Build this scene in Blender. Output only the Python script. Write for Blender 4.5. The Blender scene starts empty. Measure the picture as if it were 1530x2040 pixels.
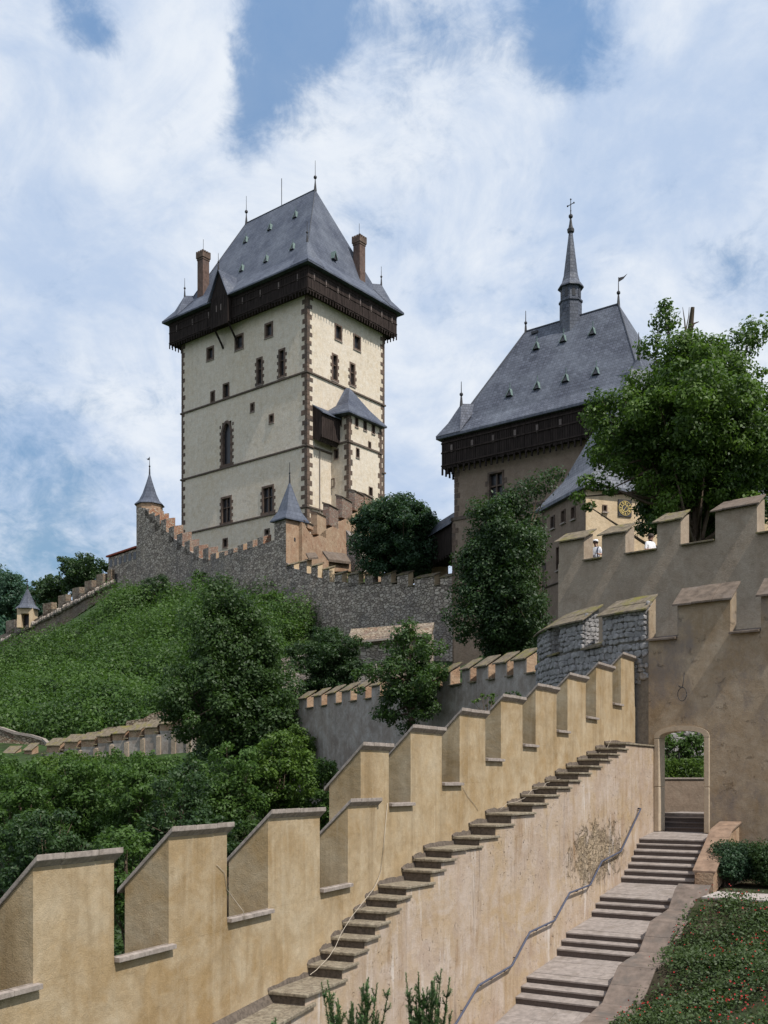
import bpy, math, random
import numpy as np
from mathutils import Vector, Matrix
R = math.radians
rnd = random.Random(11)
sc = bpy.context.scene
COL = sc.collection
# ---------------------------------------------------------------- camera, sky, sun, exposure
F, CX, HY = 2065.0, 765.0, 1555.0            # focal length, optical axis and horizon in photo pixels (1530 x 2040)
cam_d = bpy.data.cameras.new('camera'); cam = bpy.data.objects.new('camera', cam_d); COL.objects.link(cam)
cam_d.sensor_fit = 'HORIZONTAL'; cam_d.sensor_width = 36; cam_d.lens = 36 * F / 1530
cam_d.shift_y = (HY - 1020) / 1530           # rising front of a view camera: verticals stay upright
cam_d.clip_start = 0.3; cam_d.clip_end = 6000
cam.rotation_euler = (R(90), 0, 0); cam.location = (0, 0, 0)
sc.camera = cam
SUN_AZ, SUN_EL = 46.0, 55.0
S = Vector((math.sin(R(SUN_AZ)) * math.cos(R(SUN_EL)), -math.cos(R(SUN_AZ)) * math.cos(R(SUN_EL)), math.sin(R(SUN_EL))))
sun_d = bpy.data.lights.new('sun', 'SUN'); sun_d.energy = 4.8; sun_d.angle = R(0.9); sun_d.color = (1, .955, .88)
sun = bpy.data.objects.new('sun', sun_d); COL.objects.link(sun); sun.location = (30, -30, 60)
sun.rotation_euler = S.to_track_quat('Z', 'Y').to_euler()
sc.view_settings.view_transform = 'Standard'; sc.view_settings.look = 'None'
sc.view_settings.exposure = 0; sc.view_settings.gamma = 1; sc.view_settings.use_curve_mapping = False

w = bpy.data.worlds.new('World'); sc.world = w; w.use_nodes = True
nt = w.node_tree; nt.nodes.clear()
def N(t, **k):
    n = nt.nodes.new(t)
    for a, b in k.items():
        if a == 'ins':
            for i, v in b.items():
                if hasattr(v, 'is_output') or isinstance(v, bpy.types.NodeSocket): nt.links.new(v, n.inputs[i])
                else: n.inputs[i].default_value = v
        else: setattr(n, a, b)
    return n
def M_(op, a, b=None, c=None, clamp=False):
    n = N('ShaderNodeMath', operation=op, use_clamp=clamp)
    for i, v in enumerate((a, b, c)):
        if v is None: continue
        if isinstance(v, bpy.types.NodeSocket): nt.links.new(v, n.inputs[i])
        else: n.inputs[i].default_value = v
    return n.outputs[0]
sky = N('ShaderNodeTexSky', sky_type='NISHITA', sun_disc=False, sun_elevation=R(SUN_EL), sun_rotation=R(180 - SUN_AZ), altitude=300, air_density=1.0, dust_density=.6, ozone_density=2.0)
tc = N('ShaderNodeTexCoord')
gen = tc.outputs['Generated']
sep = N('ShaderNodeSeparateXYZ', ins={0: gen})
zc = M_('MAXIMUM', sep.outputs[2], 0.03)
pz = M_('ADD', zc, 0.55)
px = M_('DIVIDE', sep.outputs[0], pz); py = M_('DIVIDE', sep.outputs[1], pz)
cv = N('ShaderNodeCombineXYZ', ins={0: px, 1: py, 2: 0.0}).outputs[0]    # flat cloud layer seen in perspective
def wn(scale, detail, rough, dist=0, off=(0, 0, 0), vec=None):
    mp = N('ShaderNodeMapping', ins={0: vec or cv, 1: off})
    return N('ShaderNodeTexNoise', ins={0: mp.outputs[0], 2: scale, 3: detail, 4: rough, 8: dist}).outputs[0]
n1 = wn(2.0, 9, .6, .3, (3.1, 7.7, 0)); n2 = wn(5.0, 8, .6, .3, (1.4, 2.2, 0)); n3 = wn(11.0, 8, .66, .5, (.4, 5.2, 0))
def dirv(u, v):
    d = Vector((u - CX, F, HY - v)); return d.normalized()
def spot(u, v, rad, inner=.2, warp=.05):       # breaks in the cloud: warped round patches on the dome
    d = dirv(u, v)
    wv = N('ShaderNodeTexNoise', ins={0: gen, 2: 7.0, 3: 6.0, 4: .6})
    wsub = N('ShaderNodeVectorMath', operation='SUBTRACT', ins={0: wv.outputs[1], 1: (.5, .5, .5)})
    wsc = N('ShaderNodeVectorMath', operation='SCALE', ins={0: wsub.outputs[0], 3: warp * 6})
    ad = N('ShaderNodeVectorMath', operation='ADD', ins={0: gen, 1: wsc.outputs[0]})
    ds = N('ShaderNodeVectorMath', operation='DISTANCE', ins={0: ad.outputs[0], 1: d})
    mr = N('ShaderNodeMapRange', interpolation_type='SMOOTHSTEP', ins={0: ds.outputs[1], 1: rad, 2: rad * inner, 3: 0.0, 4: 1.0})
    return mr.outputs[0]
n4 = wn(26, 6, .7, .6, (2.4, 1.2, 0))
cover = M_('ADD', M_('MULTIPLY', n1, .40), M_('ADD', M_('MULTIPLY', n2, .40), M_('ADD', M_('MULTIPLY', n3, .42), M_('MULTIPLY', n4, .30))))
cover = M_('ADD', M_('MULTIPLY', M_('SUBTRACT', cover, .76), 1.9), .60)
for (u, v, r_, a_) in [(600, 10, .07, .30), (540, 90, .06, .32), (505, 190, .04, .30), (495, 255, .03, .24), (590, 200, .035, .18), (115, 5, .028, .32), (155, 45, .025, .32), (195, 95, .022, .28), (1110, 20, .06, .28), (1090, 110, .05, .28), (1125, 180, .035, .2), (760, 20, .06, .13), (840, 90, .05, .12), (960, 10, .06, .12), (690, 110, .05, .08), (10, 1120, .14, .24), (60, 690, .06, .04), (1500, 525, .035, .2), (1430, 540, .03, .18), (1400, 520, .02, .12), (90, 1000, .08, .08), (900, 150, .06, .10)]:
    cover = M_('SUBTRACT', cover, M_('MULTIPLY', spot(u, v, r_ * 1.35, 0.0, min(.04, r_ * .45)), a_ * 1.05))
for (u, v, r_, a_) in [(700, 500, .75, .10), (400, 70, .05, .14), (420, 150, .05, .12), (205, 145, .024, .22), (320, 120, .05, .1), (1350, 80, .09, .08), (1300, 580, .07, .08)]:
    cover = M_('ADD', cover, M_('MULTIPLY', spot(u, v, r_, 0.0, .03), a_))
dens = N('ShaderNodeMapRange', interpolation_type='SMOOTHSTEP', ins={0: cover, 1: .12, 2: .64, 3: 0.0, 4: 1.0}).outputs[0]
dens = M_('ADD', M_('MULTIPLY', dens, .84), .16, clamp=True)
th = M_('ADD', M_('MULTIPLY', wn(2.6, 9, .6, .4, (9.3, 4.1, 0)), .6), M_('MULTIPLY', wn(7.5, 8, .62, .5, (6.3, 2.1, 0)), .4))
thick = N('ShaderNodeMapRange', interpolation_type='SMOOTHSTEP', ins={0: M_('SUBTRACT', M_('SUBTRACT', th, M_('MULTIPLY', spot(110, 300, .22, 0, .03), .10)), M_('MULTIPLY', spot(40, 900, .2, 0, .03), .07)), 1: .40, 2: .60}).outputs[0]
ccol = N('ShaderNodeMix', data_type='RGBA', ins={0: thick, 6: (.50, .62, .82, 1), 7: (.84, .89, .96, 1)}).outputs[2]
lp = N('ShaderNodeVectorMath', operation='SCALE', ins={0: sky.outputs[0], 3: M_('MULTIPLY', N('ShaderNodeMapRange', ins={0: sep.outputs[2], 1: 0.1, 2: 0.6, 3: .62, 4: 1.75}).outputs[0], 0.10)}).outputs[0]
skyc = N('ShaderNodeMix', data_type='RGBA', blend_type='MULTIPLY', ins={0: 1.0, 6: lp, 7: (.86, 1.10, 1.14, 1)}).outputs[2]
cm = N('ShaderNodeMix', data_type='RGBA', ins={0: dens, 6: skyc, 7: ccol}).outputs[2]
bg = N('ShaderNodeBackground', ins={0: cm, 1: 1.0})
out = N('ShaderNodeOutputWorld', ins={0: bg.outputs[0]})
del nt

# ---------------------------------------------------------------- helpers
def P(u, v, Y): return Vector(((u - CX) * Y / F, Y, (HY - v) * Y / F))
class Pl:
    """A vertical wall plane. t runs along it, o is the distance in front of it (towards the viewer's side), z is height."""
    def __init__(s, u0, Y0, vp=None, u1=None, Y1=None):
        s.O = Vector(((u0 - CX) * Y0 / F, Y0))
        if vp is not None: d = Vector((vp - CX, F))
        else: d = Vector(((u1 - CX) * Y1 / F, Y1)) - s.O
        s.d = d.normalized(); n = Vector((s.d.y, -s.d.x))
        s.n = -n if n.dot(s.O) > 0 else n
    def t(s, u, o=0):
        k = (u - CX) / F; Ox = s.O.x + o * s.n.x; Oy = s.O.y + o * s.n.y
        return (k * Oy - Ox) / (s.d.x - k * s.d.y)
    def tz(s, u, v, o=0):
        t = s.t(u, o); Y = s.O.y + t * s.d.y + o * s.n.y
        return t, (HY - v) * Y / F
    def tY(s, Y): return (Y - s.O.y) / s.d.y
    def pt(s, t, z, o=0): return Vector((s.O.x + t * s.d.x + o * s.n.x, s.O.y + t * s.d.y + o * s.n.y, z))
class Fr:
    """A rectangular building: a and b run along its two visible faces from the near corner."""
    def __init__(s, O, a, b): s.O, s.a, s.b = Vector(O), Vector(a), Vector(b)
    def pt(s, a, b, z): return Vector((s.O.x + a * s.a.x + b * s.b.x, s.O.y + a * s.a.y + b * s.b.y, z))

class MB:
    def __init__(s): s.v = []; s.f = []
    def add(s, vs, fs):
        k = len(s.v); s.v += [tuple(x) for x in vs]; s.f += [tuple(i + k for i in f) for f in fs]; return s
    def prism(s, A, B):
        n = len(A)
        return s.add(list(A) + list(B), [tuple(range(n)), tuple(range(2 * n - 1, n - 1, -1))] + [(i, n + i, n + (i + 1) % n, (i + 1) % n) for i in range(n)])
    def wall(s, pl, poly, o0, o1):                       # outline in (t, z) pushed from o0 to o1
        return s.prism([pl.pt(t, z, o0) for t, z in poly], [pl.pt(t, z, o1) for t, z in poly])
    def run(s, pl, t0, t1, prof):                        # profile in (o, z) swept from t0 to t1
        return s.prism([pl.pt(t0, z, o) for o, z in prof], [pl.pt(t1, z, o) for o, z in prof])
    def box(s, pt, a0, a1, b0, b1, z0, z1):              # pt(a, b, z)
        return s.prism([pt(a0, b0, z0), pt(a1, b0, z0), pt(a1, b1, z0), pt(a0, b1, z0)], [pt(a0, b0, z1), pt(a1, b0, z1), pt(a1, b1, z1), pt(a0, b1, z1)])
    def wbox(s, x0, x1, y0, y1, z0, z1): return s.box(lambda a, b, z: Vector((a, b, z)), x0, x1, y0, y1, z0, z1)
    def tube(s, pts, rad, n=6, cap=True):
        pts = [Vector(p) for p in pts]; rr = rad if isinstance(rad, (list, tuple)) else [rad] * len(pts); k = len(s.v)
        for i, p in enumerate(pts):
            d = (pts[min(i + 1, len(pts) - 1)] - pts[max(i - 1, 0)]).normalized()
            x = d.orthogonal().normalized() if abs(d.z) < .9 else Vector((1, 0, 0)) - d * d.x
            if abs(d.z) < .9: x = Vector((d.y, -d.x, 0)).normalized()
            x.normalize(); y = d.cross(x)
            for j in range(n):
                a = 2 * math.pi * j / n; s.v.append(tuple(p + (x * math.cos(a) + y * math.sin(a)) * rr[i]))
        for i in range(len(pts) - 1):
            for j in range(n): s.f.append((k + i * n + j, k + i * n + (j + 1) % n, k + (i + 1) * n + (j + 1) % n, k + (i + 1) * n + j))
        if cap: s.f.append(tuple(k + j for j in range(n - 1, -1, -1))); s.f.append(tuple(k + (len(pts) - 1) * n + j for j in range(n)))
        return s
    def lathe(s, c, prof, n=8, rot=0.0):                 # prof: (radius, z)
        k = len(s.v)
        for r_, z in prof:
            for j in range(n):
                a = 2 * math.pi * j / n + rot; s.v.append((c[0] + r_ * math.cos(a), c[1] + r_ * math.sin(a), c[2] + z))
        for i in range(len(prof) - 1):
            for j in range(n): s.f.append((k + i * n + j, k + i * n + (j + 1) % n, k + (i + 1) * n + (j + 1) % n, k + (i + 1) * n + j))
        s.f.append(tuple(k + j for j in range(n - 1, -1, -1))); s.f.append(tuple(k + (len(prof) - 1) * n + j for j in range(n)))
        return s
    def ball(s, c, r_, n=8):
        return s.lathe(c, [(r_ * math.cos(a), r_ * math.sin(a)) for a in [R(x) for x in (-80, -50, -20, 20, 50, 80)]], n)
    def mesh(s, name):
        m = bpy.data.meshes.new(name); m.from_pydata(s.v, [], s.f); m.update(); return m
    def build(s, name, mat, parent=None, **k):
        return link(name, s.mesh(name), mat, parent, **k)
def link(name, mesh, mat, parent=None, smooth=False, bevel=0, kind=None, label=None):
    if mat and not mesh.materials: mesh.materials.append(mat)
    o = bpy.data.objects.new(name, mesh); COL.objects.link(o)
    if parent: setp(o, parent)
    if smooth: mesh.polygons.foreach_set('use_smooth', [True] * len(mesh.polygons))
    if bevel:
        b = o.modifiers.new('bevel', 'BEVEL'); b.width = bevel; b.segments = 2; b.limit_method = 'ANGLE'; b.angle_limit = R(35); b.harden_normals = False
    if kind: o['kind'] = kind
    if label: o['label'] = label
    return o
def wmat(o):
    m = o.matrix_basis.copy()
    if o.parent: m = wmat(o.parent) @ o.matrix_parent_inverse @ m
    return m
def setp(o, p): o.parent = p; o.matrix_parent_inverse = wmat(p).inverted()
def thing(name, label, cat, loc, group=None):
    o = bpy.data.objects.new(name, None); COL.objects.link(o); o.location = loc; o.empty_display_size = .3
    return tag(o, label, cat, group)
def tag(o, label=None, cat=None, group=None, kind=None):
    for k, v in (('label', label), ('category', cat), ('group', group), ('kind', kind)):
        if v: o[k] = v
    return o

# ---------------------------------------------------------------- materials
class NT:
    def __init__(s, name):
        s.m = bpy.data.materials.new(name); s.m.use_nodes = True; s.t = s.m.node_tree; s.t.nodes.clear()
        s.b = s.n('ShaderNodeBsdfPrincipled'); s.out = s.n('ShaderNodeOutputMaterial', {0: s.b.outputs[0]})
        s.pos = s.n('ShaderNodeNewGeometry').outputs['Position']
    def n(s, ty, ins=None, **k):
        n = s.t.nodes.new(ty)
        for a, b in k.items(): setattr(n, a, b)
        for i, v in (ins or {}).items():
            if isinstance(v, bpy.types.NodeSocket): s.t.links.new(v, n.inputs[i])
            else: n.inputs[i].default_value = v
        return n
    def map(s, sc_=(1, 1, 1), off=(0, 0, 0), rot=(0, 0, 0), vec=None):
        return s.n('ShaderNodeMapping', {0: vec or s.pos, 1: off, 2: rot, 3: sc_}).outputs[0]
    def noise(s, scale, det=5, ro=.55, vec=None, dist=0.0): return s.n('ShaderNodeTexNoise', {0: vec or s.pos, 2: scale, 3: det, 4: ro, 8: dist}).outputs[0]
    def rng(s, v, a, b, c=0.0, d=1.0): return s.n('ShaderNodeMapRange', {0: v, 1: a, 2: b, 3: c, 4: d}).outputs[0]
    def math(s, op, a, b=0.0): return s.n('ShaderNodeMath', {0: a, 1: b}, operation=op).outputs[0]
    def mix(s, f, a, b, mode='MIX'):
        a = (*a, 1) if isinstance(a, tuple) and len(a) == 3 else a; b = (*b, 1) if isinstance(b, tuple) and len(b) == 3 else b
        return s.n('ShaderNodeMix', {0: f, 6: a, 7: b}, data_type='RGBA', blend_type=mode).outputs[2]
    def done(s, col, rough=.9, bumps=(), spec=.3):
        if isinstance(col, tuple): col = (*col, 1)
        for i, v in (('Base Color', col), ('Roughness', rough), ('Specular IOR Level', spec)):
            if isinstance(v, bpy.types.NodeSocket): s.t.links.new(v, s.b.inputs[i])
            else: s.b.inputs[i].default_value = v
        nrm = None
        for h, st, di in bumps:
            ins = {0: st, 1: di, 'Height': h}
            if nrm: ins['Normal'] = nrm
            nrm = s.n('ShaderNodeBump', ins).outputs[0]
        if nrm: s.t.links.new(nrm, s.b.inputs['Normal'])
        return s.m
def plaster(name, base, stain, pale, fine=40, streak=.5, grain=.012, patch=.5, big=.35, dark=None, chips=0.0):
    g = NT(name)
    lo = g.rng(g.noise(big, 6, .6), .35, .65); md = g.rng(g.noise(1.7, 8, .65, dist=.4), .4, .68)
    c = g.mix(g.math('MULTIPLY', lo, patch), base, stain); c = g.mix(g.math('MULTIPLY', g.rng(g.noise(.8, 9, .7, g.map(off=(3, 9, 1)), dist=.7), .52, .60), .35), c, tuple(x * .8 for x in stain))
    c = g.mix(g.math('MULTIPLY', md, .6), c, pale); c = g.mix(g.math('MULTIPLY', g.rng(g.noise(1.0, 8, .7, g.map((.6, .6, 1.0), (21, 5, 9)), dist=.9), .56, .60), .32), c, tuple(x * .80 for x in base))
    sv = g.rng(g.noise(1.0, 6, .6, g.map((2.6, 2.6, .22)), dist=.3), .50, .70)
    c = g.mix(g.math('MULTIPLY', sv, streak), c, tuple(x * .62 for x in stain))
    sv2 = g.rng(g.noise(1.0, 6, .6, g.map((4.5, 4.5, .35), (7, 3, 1)), dist=.3), .56, .72)
    c = g.mix(g.math('MULTIPLY', sv2, streak * .8), c, pale)
    c = g.mix(.5, c, g.mix(g.rng(g.noise(5, 10, .75, dist=.5), .3, .7), (.72, .70, .66), (1.22, 1.22, 1.22)), 'MULTIPLY')
    fi = g.noise(fine, 4, .7)
    c = g.mix(.6, c, g.mix(fi, tuple([.55] * 3), tuple([1.4] * 3)), 'MULTIPLY')
    bm = [(fi, .8, grain), (g.noise(9, 5, .6), .5, .016), (g.noise(1.3, 4, .5), .6, .06)]
    if chips:
        ch = g.rng(g.noise(2.6, 9, .72, dist=.6), .60, .66)
        c = g.mix(g.math('MULTIPLY', ch, chips), c, tuple(x * .55 for x in stain)); bm.append((g.math('SUBTRACT', 1.0, ch), .8, .03))
    if dark: c = g.mix(g.rng(g.noise(.8, 7, .7, g.map((1, 1, .6), (5, 2, 8))), .5, .62), c, dark)
    return g.done(c, .92, bm, .15)
def rubble(name, cols, mortar, scale=3.0, sq=1.7, depth=.10, mort_w=.10):
    g = NT(name)
    vec = g.map((1, 1, sq)); warp = g.n('ShaderNodeTexNoise', {0: vec, 2: 3.0, 3: 3.0}).outputs[1]
    vec = g.mix(.06, vec, warp, 'ADD') if False else g.n('ShaderNodeVectorMath', {0: vec, 1: g.n('ShaderNodeVectorMath', {0: warp, 3: .25}, operation='SCALE').outputs[0]}, operation='ADD').outputs[0]
    ve = g.n('ShaderNodeTexVoronoi', {'Vector': vec, 'Scale': scale}, feature='DISTANCE_TO_EDGE').outputs['Distance']
    vc = g.n('ShaderNodeTexVoronoi', {'Vector': vec, 'Scale': scale}, feature='F1').outputs['Color']
    s1 = g.n('ShaderNodeSeparateColor', {0: vc})
    c = g.mix(g.rng(s1.outputs[0], .2, .9), cols[0], cols[1]); c = g.mix(g.rng(s1.outputs[1], .62, .8), c, cols[2])
    c = g.mix(g.rng(g.noise(.12, 8, .7), .42, .6), c, g.mix(.55, c, (.17, .165, .17))); c = g.mix(g.rng(g.noise(.5, 8, .7, g.map(off=(9, 4, 2))), .52, .62), c, g.mix(.5, c, (.46, .39, .31)))
    e = g.rng(ve, .0, mort_w)
    c = g.mix(e, mortar, c)
    fi = g.noise(22, 5, .7)
    c = g.mix(.5, c, g.mix(fi, (.5, .5, .5), (1.5, 1.5, 1.5)), 'MULTIPLY')
    return g.done(c, .95, [(e, .9, depth), (fi, .7, .03), (s1.outputs[2], .5, depth * .6)], .1)
def slate(name, ang, c1, c2, sx=.28, sz=.24, bump=.02):
    g = NT(name)
    r_ = g.n('ShaderNodeSeparateXYZ', {0: g.map(rot=(0, 0, -ang))})
    v = g.n('ShaderNodeCombineXYZ', {0: g.math('ADD', r_.outputs[0], r_.outputs[1]), 1: r_.outputs[2], 2: 0.0}).outputs[0]
    br = g.n('ShaderNodeTexBrick', {0: v, 1: (*c1, 1), 2: (*c2, 1), 3: tuple(x * .45 for x in c1) + (1,), 4: 1.0, 5: .02, 7: 0.0, 8: sx, 9: sz})
    c = g.mix(g.rng(g.noise(.3, 6, .65), .35, .65), br.outputs[0], g.mix(.4, br.outputs[0], (.20, .22, .26)))
    st = g.rng(g.noise(1.0, 6, .6, g.map((2.5, 2.5, .3))), .4, .7)
    c = g.mix(g.math('MULTIPLY', st, .35), c, tuple(x * .6 for x in c1))
    c = g.mix(.6, c, g.mix(g.noise(3.1, 6, .8), (.45, .45, .45), (1.55, 1.55, 1.55)), 'MULTIPLY')
    return g.done(c, g.rng(g.noise(2, 4), .3, .7, .5, .8), [(br.outputs[1], .7, -bump), (g.noise(5, 4, .7), .4, bump)], .35)
def simple(name, col, rough=.85, var=.35, sc_=6, bump=.01, spec=.25, alt=None, zs=1.0):
    g = NT(name); n = g.noise(sc_, 6, .65, g.map((1, 1, zs)))
    c = g.mix(g.rng(n, .3, .7), tuple(x * (1 - var) for x in col), tuple(min(1, x * (1 + var)) for x in col))
    if alt: c = g.mix(g.rng(g.noise(sc_ * .35, 7, .7), .5, .66), c, alt)
    return g.done(c, rough, [(g.noise(sc_ * 5, 5, .7), .6, bump)], spec)
def leafmat(name, c1, c2, trans=.35):
    g = NT(name)
    at = g.n('ShaderNodeAttribute', attribute_name='tint').outputs['Fac']
    c = g.mix(at, c1, c2)
    g.done(c, .55, (), .35)
    tr = g.n('ShaderNodeBsdfTranslucent', {0: g.mix(.5, c, (.10, .20, .02), 'ADD')})
    mx = g.n('ShaderNodeMixShader', {0: trans, 1: g.b.outputs[0], 2: tr.outputs[0]})
    g.t.links.new(mx.outputs[0], g.out.inputs[0]); return g.m
MT = {}
MT['plaster'] = plaster('ochre_plaster', (.39, .29, .175), (.30, .20, .095), (.50, .42, .31), fine=60, streak=.5, grain=.009, patch=.85, big=.28)
g = NT('weathered_plaster')
lo = g.rng(g.noise(.55, 7, .65, dist=.5), .38, .62); md = g.rng(g.noise(1.6, 9, .7, dist=.8), .42, .62); er = g.noise(3.2, 10, .75, dist=1.0)
c = g.mix(lo, (.42, .325, .25), (.40, .29, .175)); c = g.mix(g.math('MULTIPLY', md, .6), c, (.49, .41, .36))
c = g.mix(g.math('MULTIPLY', g.rng(g.noise(.9, 6, .6, dist=.3), .55, .62), .6), c, (.37, .28, .22))
sv = g.math('MULTIPLY', g.rng(g.noise(1.0, 7, .65, g.map((2.2, 2.2, .3)), dist=.6), .50, .64), g.rng(g.noise(.7, 5, .6, g.map(off=(4, 1, 2))), .42, .6)); c = g.mix(g.math('MULTIPLY', sv, .9), c, (.26, .165, .09))
sv = g.math('MULTIPLY', g.rng(g.noise(1.0, 7, .65, g.map((3.2, 3.2, .35), (9, 3, 1)), dist=.6), .53, .66), g.rng(g.noise(.6, 5, .6, g.map(off=(14, 1, 2))), .45, .6)); c = g.mix(g.math('MULTIPLY', sv, .85), c, (.64, .585, .54))
dk = g.math('MULTIPLY', g.rng(g.noise(1.0, 7, .6, g.map((6, 6, .35), (2, 8, 3))), .60, .70), .6); c = g.mix(dk, c, (.16, .125, .10))
wpos = Vector(((1185 - 765) * 26.0 / 2065, 26.0, (1555 - 1700) * 26.0 / 2065))
dsv = g.n('ShaderNodeVectorMath', {0: g.map((.5, .5, 1.25)), 1: (wpos.x * .5, wpos.y * .5, wpos.z * 1.25)}, operation='DISTANCE').outputs['Value']
em = g.rng(g.math('ADD', dsv, g.math('MULTIPLY', g.math('SUBTRACT', er, .5), 4.0)), .85, .5)
pit = g.rng(g.noise(11, 8, .75, g.map((1, 1, 1.8)), dist=1.2), .52, .60)
spm = g.math('MULTIPLY', g.rng(g.noise(.8, 6, .6, g.map(off=(3, 3, 3))), .46, .56), g.rng(g.noise(14, 6, .7, dist=.8), .62, .67))
c = g.mix(g.math('MULTIPLY', em, .6), c, (.45, .35, .23)); pm = g.math('MAXIMUM', g.math('MULTIPLY', em, pit), g.math('MULTIPLY', spm, .8)); c = g.mix(g.math('MULTIPLY', pm, .85), c, (.17, .12, .08))
fi = g.noise(40, 5, .7); c = g.mix(.6, c, g.mix(fi, (.55, .55, .55), (1.4, 1.4, 1.4)), 'MULTIPLY')
MT['ledge'] = g.done(c, .93, [(fi, .8, .014), (g.noise(9, 6, .65), .6, .022), (g.noise(1.3, 4, .5), .6, .07), (g.math('SUBTRACT', 1.0, pm), 1.0, .06), (g.math('SUBTRACT', 1.0, em), .8, .05)], .12)
MT['cross'] = plaster('brown_plaster', (.34, .265, .185), (.26, .185, .115), (.42, .355, .28), fine=34, streak=.12, patch=.9, big=.22, chips=.15, dark=(.215, .175, .145))
MT['upper'] = plaster('upper_wall_plaster', (.345, .275, .21), (.28, .21, .15), (.42, .35, .28), fine=18, streak=.2, grain=.02, patch=.6)
MT['cream'] = plaster('cream_plaster', (.64, .555, .455), (.56, .455, .32), (.70, .65, .58), fine=6, streak=.15, grain=.02, patch=.6, big=.12)
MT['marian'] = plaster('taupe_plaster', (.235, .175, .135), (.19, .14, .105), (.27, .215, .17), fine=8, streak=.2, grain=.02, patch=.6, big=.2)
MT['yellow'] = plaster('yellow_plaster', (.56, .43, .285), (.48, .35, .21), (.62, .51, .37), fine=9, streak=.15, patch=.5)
MT['lowwall'] = plaster('grey_brown_plaster', (.31, .26, .225), (.21, .17, .145), (.50, .47, .44), fine=16, streak=.3, patch=.9, big=.3)
MT['bare'] = plaster('bare_plaster_and_brick', (.36, .25, .165), (.28, .15, .095), (.46, .36, .26), fine=10, streak=.2, grain=.05, patch=.8, chips=.6)
MT['rubble'] = rubble('grey_rubble', ((.37, .305, .255), (.54, .46, .39), (.25, .205, .175)), (.19, .155, .125), 2.3, 1.6, .10)
MT['stone_blue'] = simple('grey_rubble_stone', (.27, .255, .25), .95, .4, 7, .02, .1, alt=(.2, .19, .19))
MT['mortar'] = simple('mortar', (.20, .18, .16), .95, .3, 9, .03, .1)
MT['tan_rubble'] = rubble('tan_rubble', ((.27, .21, .15), (.36, .29, .21), (.22, .14, .10)), (.20, .15, .10), 3.2, 2.0, .10)
MT['brick'] = rubble('old_brick', ((.36, .16, .095), (.42, .23, .14), (.45, .36, .27)), (.25, .18, .13), 4.0, 2.6, .06)
MT['cap'] = simple('cap_stone', (.16, .13, .095), .9, .45, 5, .02, .12, alt=(.17, .15, .045))
MT['cap_brown'] = simple('brown_cap_stone', (.135, .103, .08), .9, .4, 4, .015, .15, alt=(.16, .13, .11))
MT['coping'] = simple('grey_coping', (.30, .255, .225), .9, .35, 14, .006, .15, alt=(.24, .2, .17))
MT['coping_dark'] = simple('grey_coping_underside', (.20, .17, .15), .9, .35, 14, .006, .15)
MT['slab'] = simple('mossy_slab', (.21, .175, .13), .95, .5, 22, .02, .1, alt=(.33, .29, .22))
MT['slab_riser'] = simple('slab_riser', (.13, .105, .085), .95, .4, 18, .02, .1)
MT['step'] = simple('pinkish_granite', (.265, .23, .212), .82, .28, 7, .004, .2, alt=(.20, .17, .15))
MT['riser'] = simple('shaded_granite_riser', (.115, .092, .083), .85, .2, 24, .004, .2)  # shade on the riser faces is put into this darker granite colour
MT['par_red'] = simple('orange_coping_stone', (.235, .16, .115), .85, .35, 4, .006, .2, alt=(.21, .16, .125))
MT['par_grey'] = simple('brown_coping_stone', (.165, .13, .11), .88, .35, 4, .006, .2, alt=(.115, .10, .09))
MT['frame'] = simple('door_frame_stone', (.42, .335, .245), .85, .15, 9, .004, .2)
MT['quoin'] = simple('brown_quoin', (.13, .092, .072), .9, .45, 1.5, .03, .15, alt=(.075, .063, .058))
MT['string'] = simple('string_course', (.11, .085, .07), .9, .3, 3, .02, .15)
MT['wood'] = simple('dark_timber', (.028, .021, .019), .9, .5, 4, .01, .12, zs=.15)
MT['wood_red'] = simple('brown_timber', (.038, .028, .025), .9, .5, 3, .01, .12, zs=.15)
MT['wood_grey'] = simple('weathered_timber', (.15, .12, .11), .9, .5, 3, .01, .12, zs=.15)
MT['iron'] = simple('iron', (.03, .028, .03), .6, .3, 5, .002, .4)
MT['copper'] = simple('verdigris', (.12, .17, .16), .7, .4, 5, .004, .3)
MT['rail'] = simple('painted_rail', (.06, .068, .105), .5, .2, 20, .001, .5)
MT['dark'] = simple('window_dark', (.02, .019, .022), .35, .4, 2, .001, .5)  # near-black colour for shade inside openings; also window panes and eyes
MT['wire'] = simple('pale_cable', (.42, .36, .29), .7, .1, 20, .001, .3)
MT['bark'] = simple('bark', (.10, .075, .055), .95, .4, 8, .03, .1, zs=.3)
MT['brickch'] = simple('chimney_brick', (.13, .088, .073), .95, .4, 2.5, .03, .1, alt=(.13, .10, .09))
MT['soil'] = simple('soil_and_litter', (.05, .042, .028), .95, .5, 1.2, .05, .1, alt=(.025, .04, .014))
MT['grassg'] = simple('rough_grass', (.06, .10, .03), .95, .5, .8, .08, .1, alt=(.05, .045, .03))
MT['terrain'] = simple('green_slope', (.035, .06, .02), .95, .5, .6, .15, .1, alt=(.03, .03, .02))
MT['far'] = simple('far_wood', (.035, .085, .055), .95, .4, .15, .3, .1)  # bluish green, distance haze painted into the hill colour
MT['path'] = simple('paving_slab', (.36, .32, .30), .85, .2, 8, .003, .2)
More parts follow.
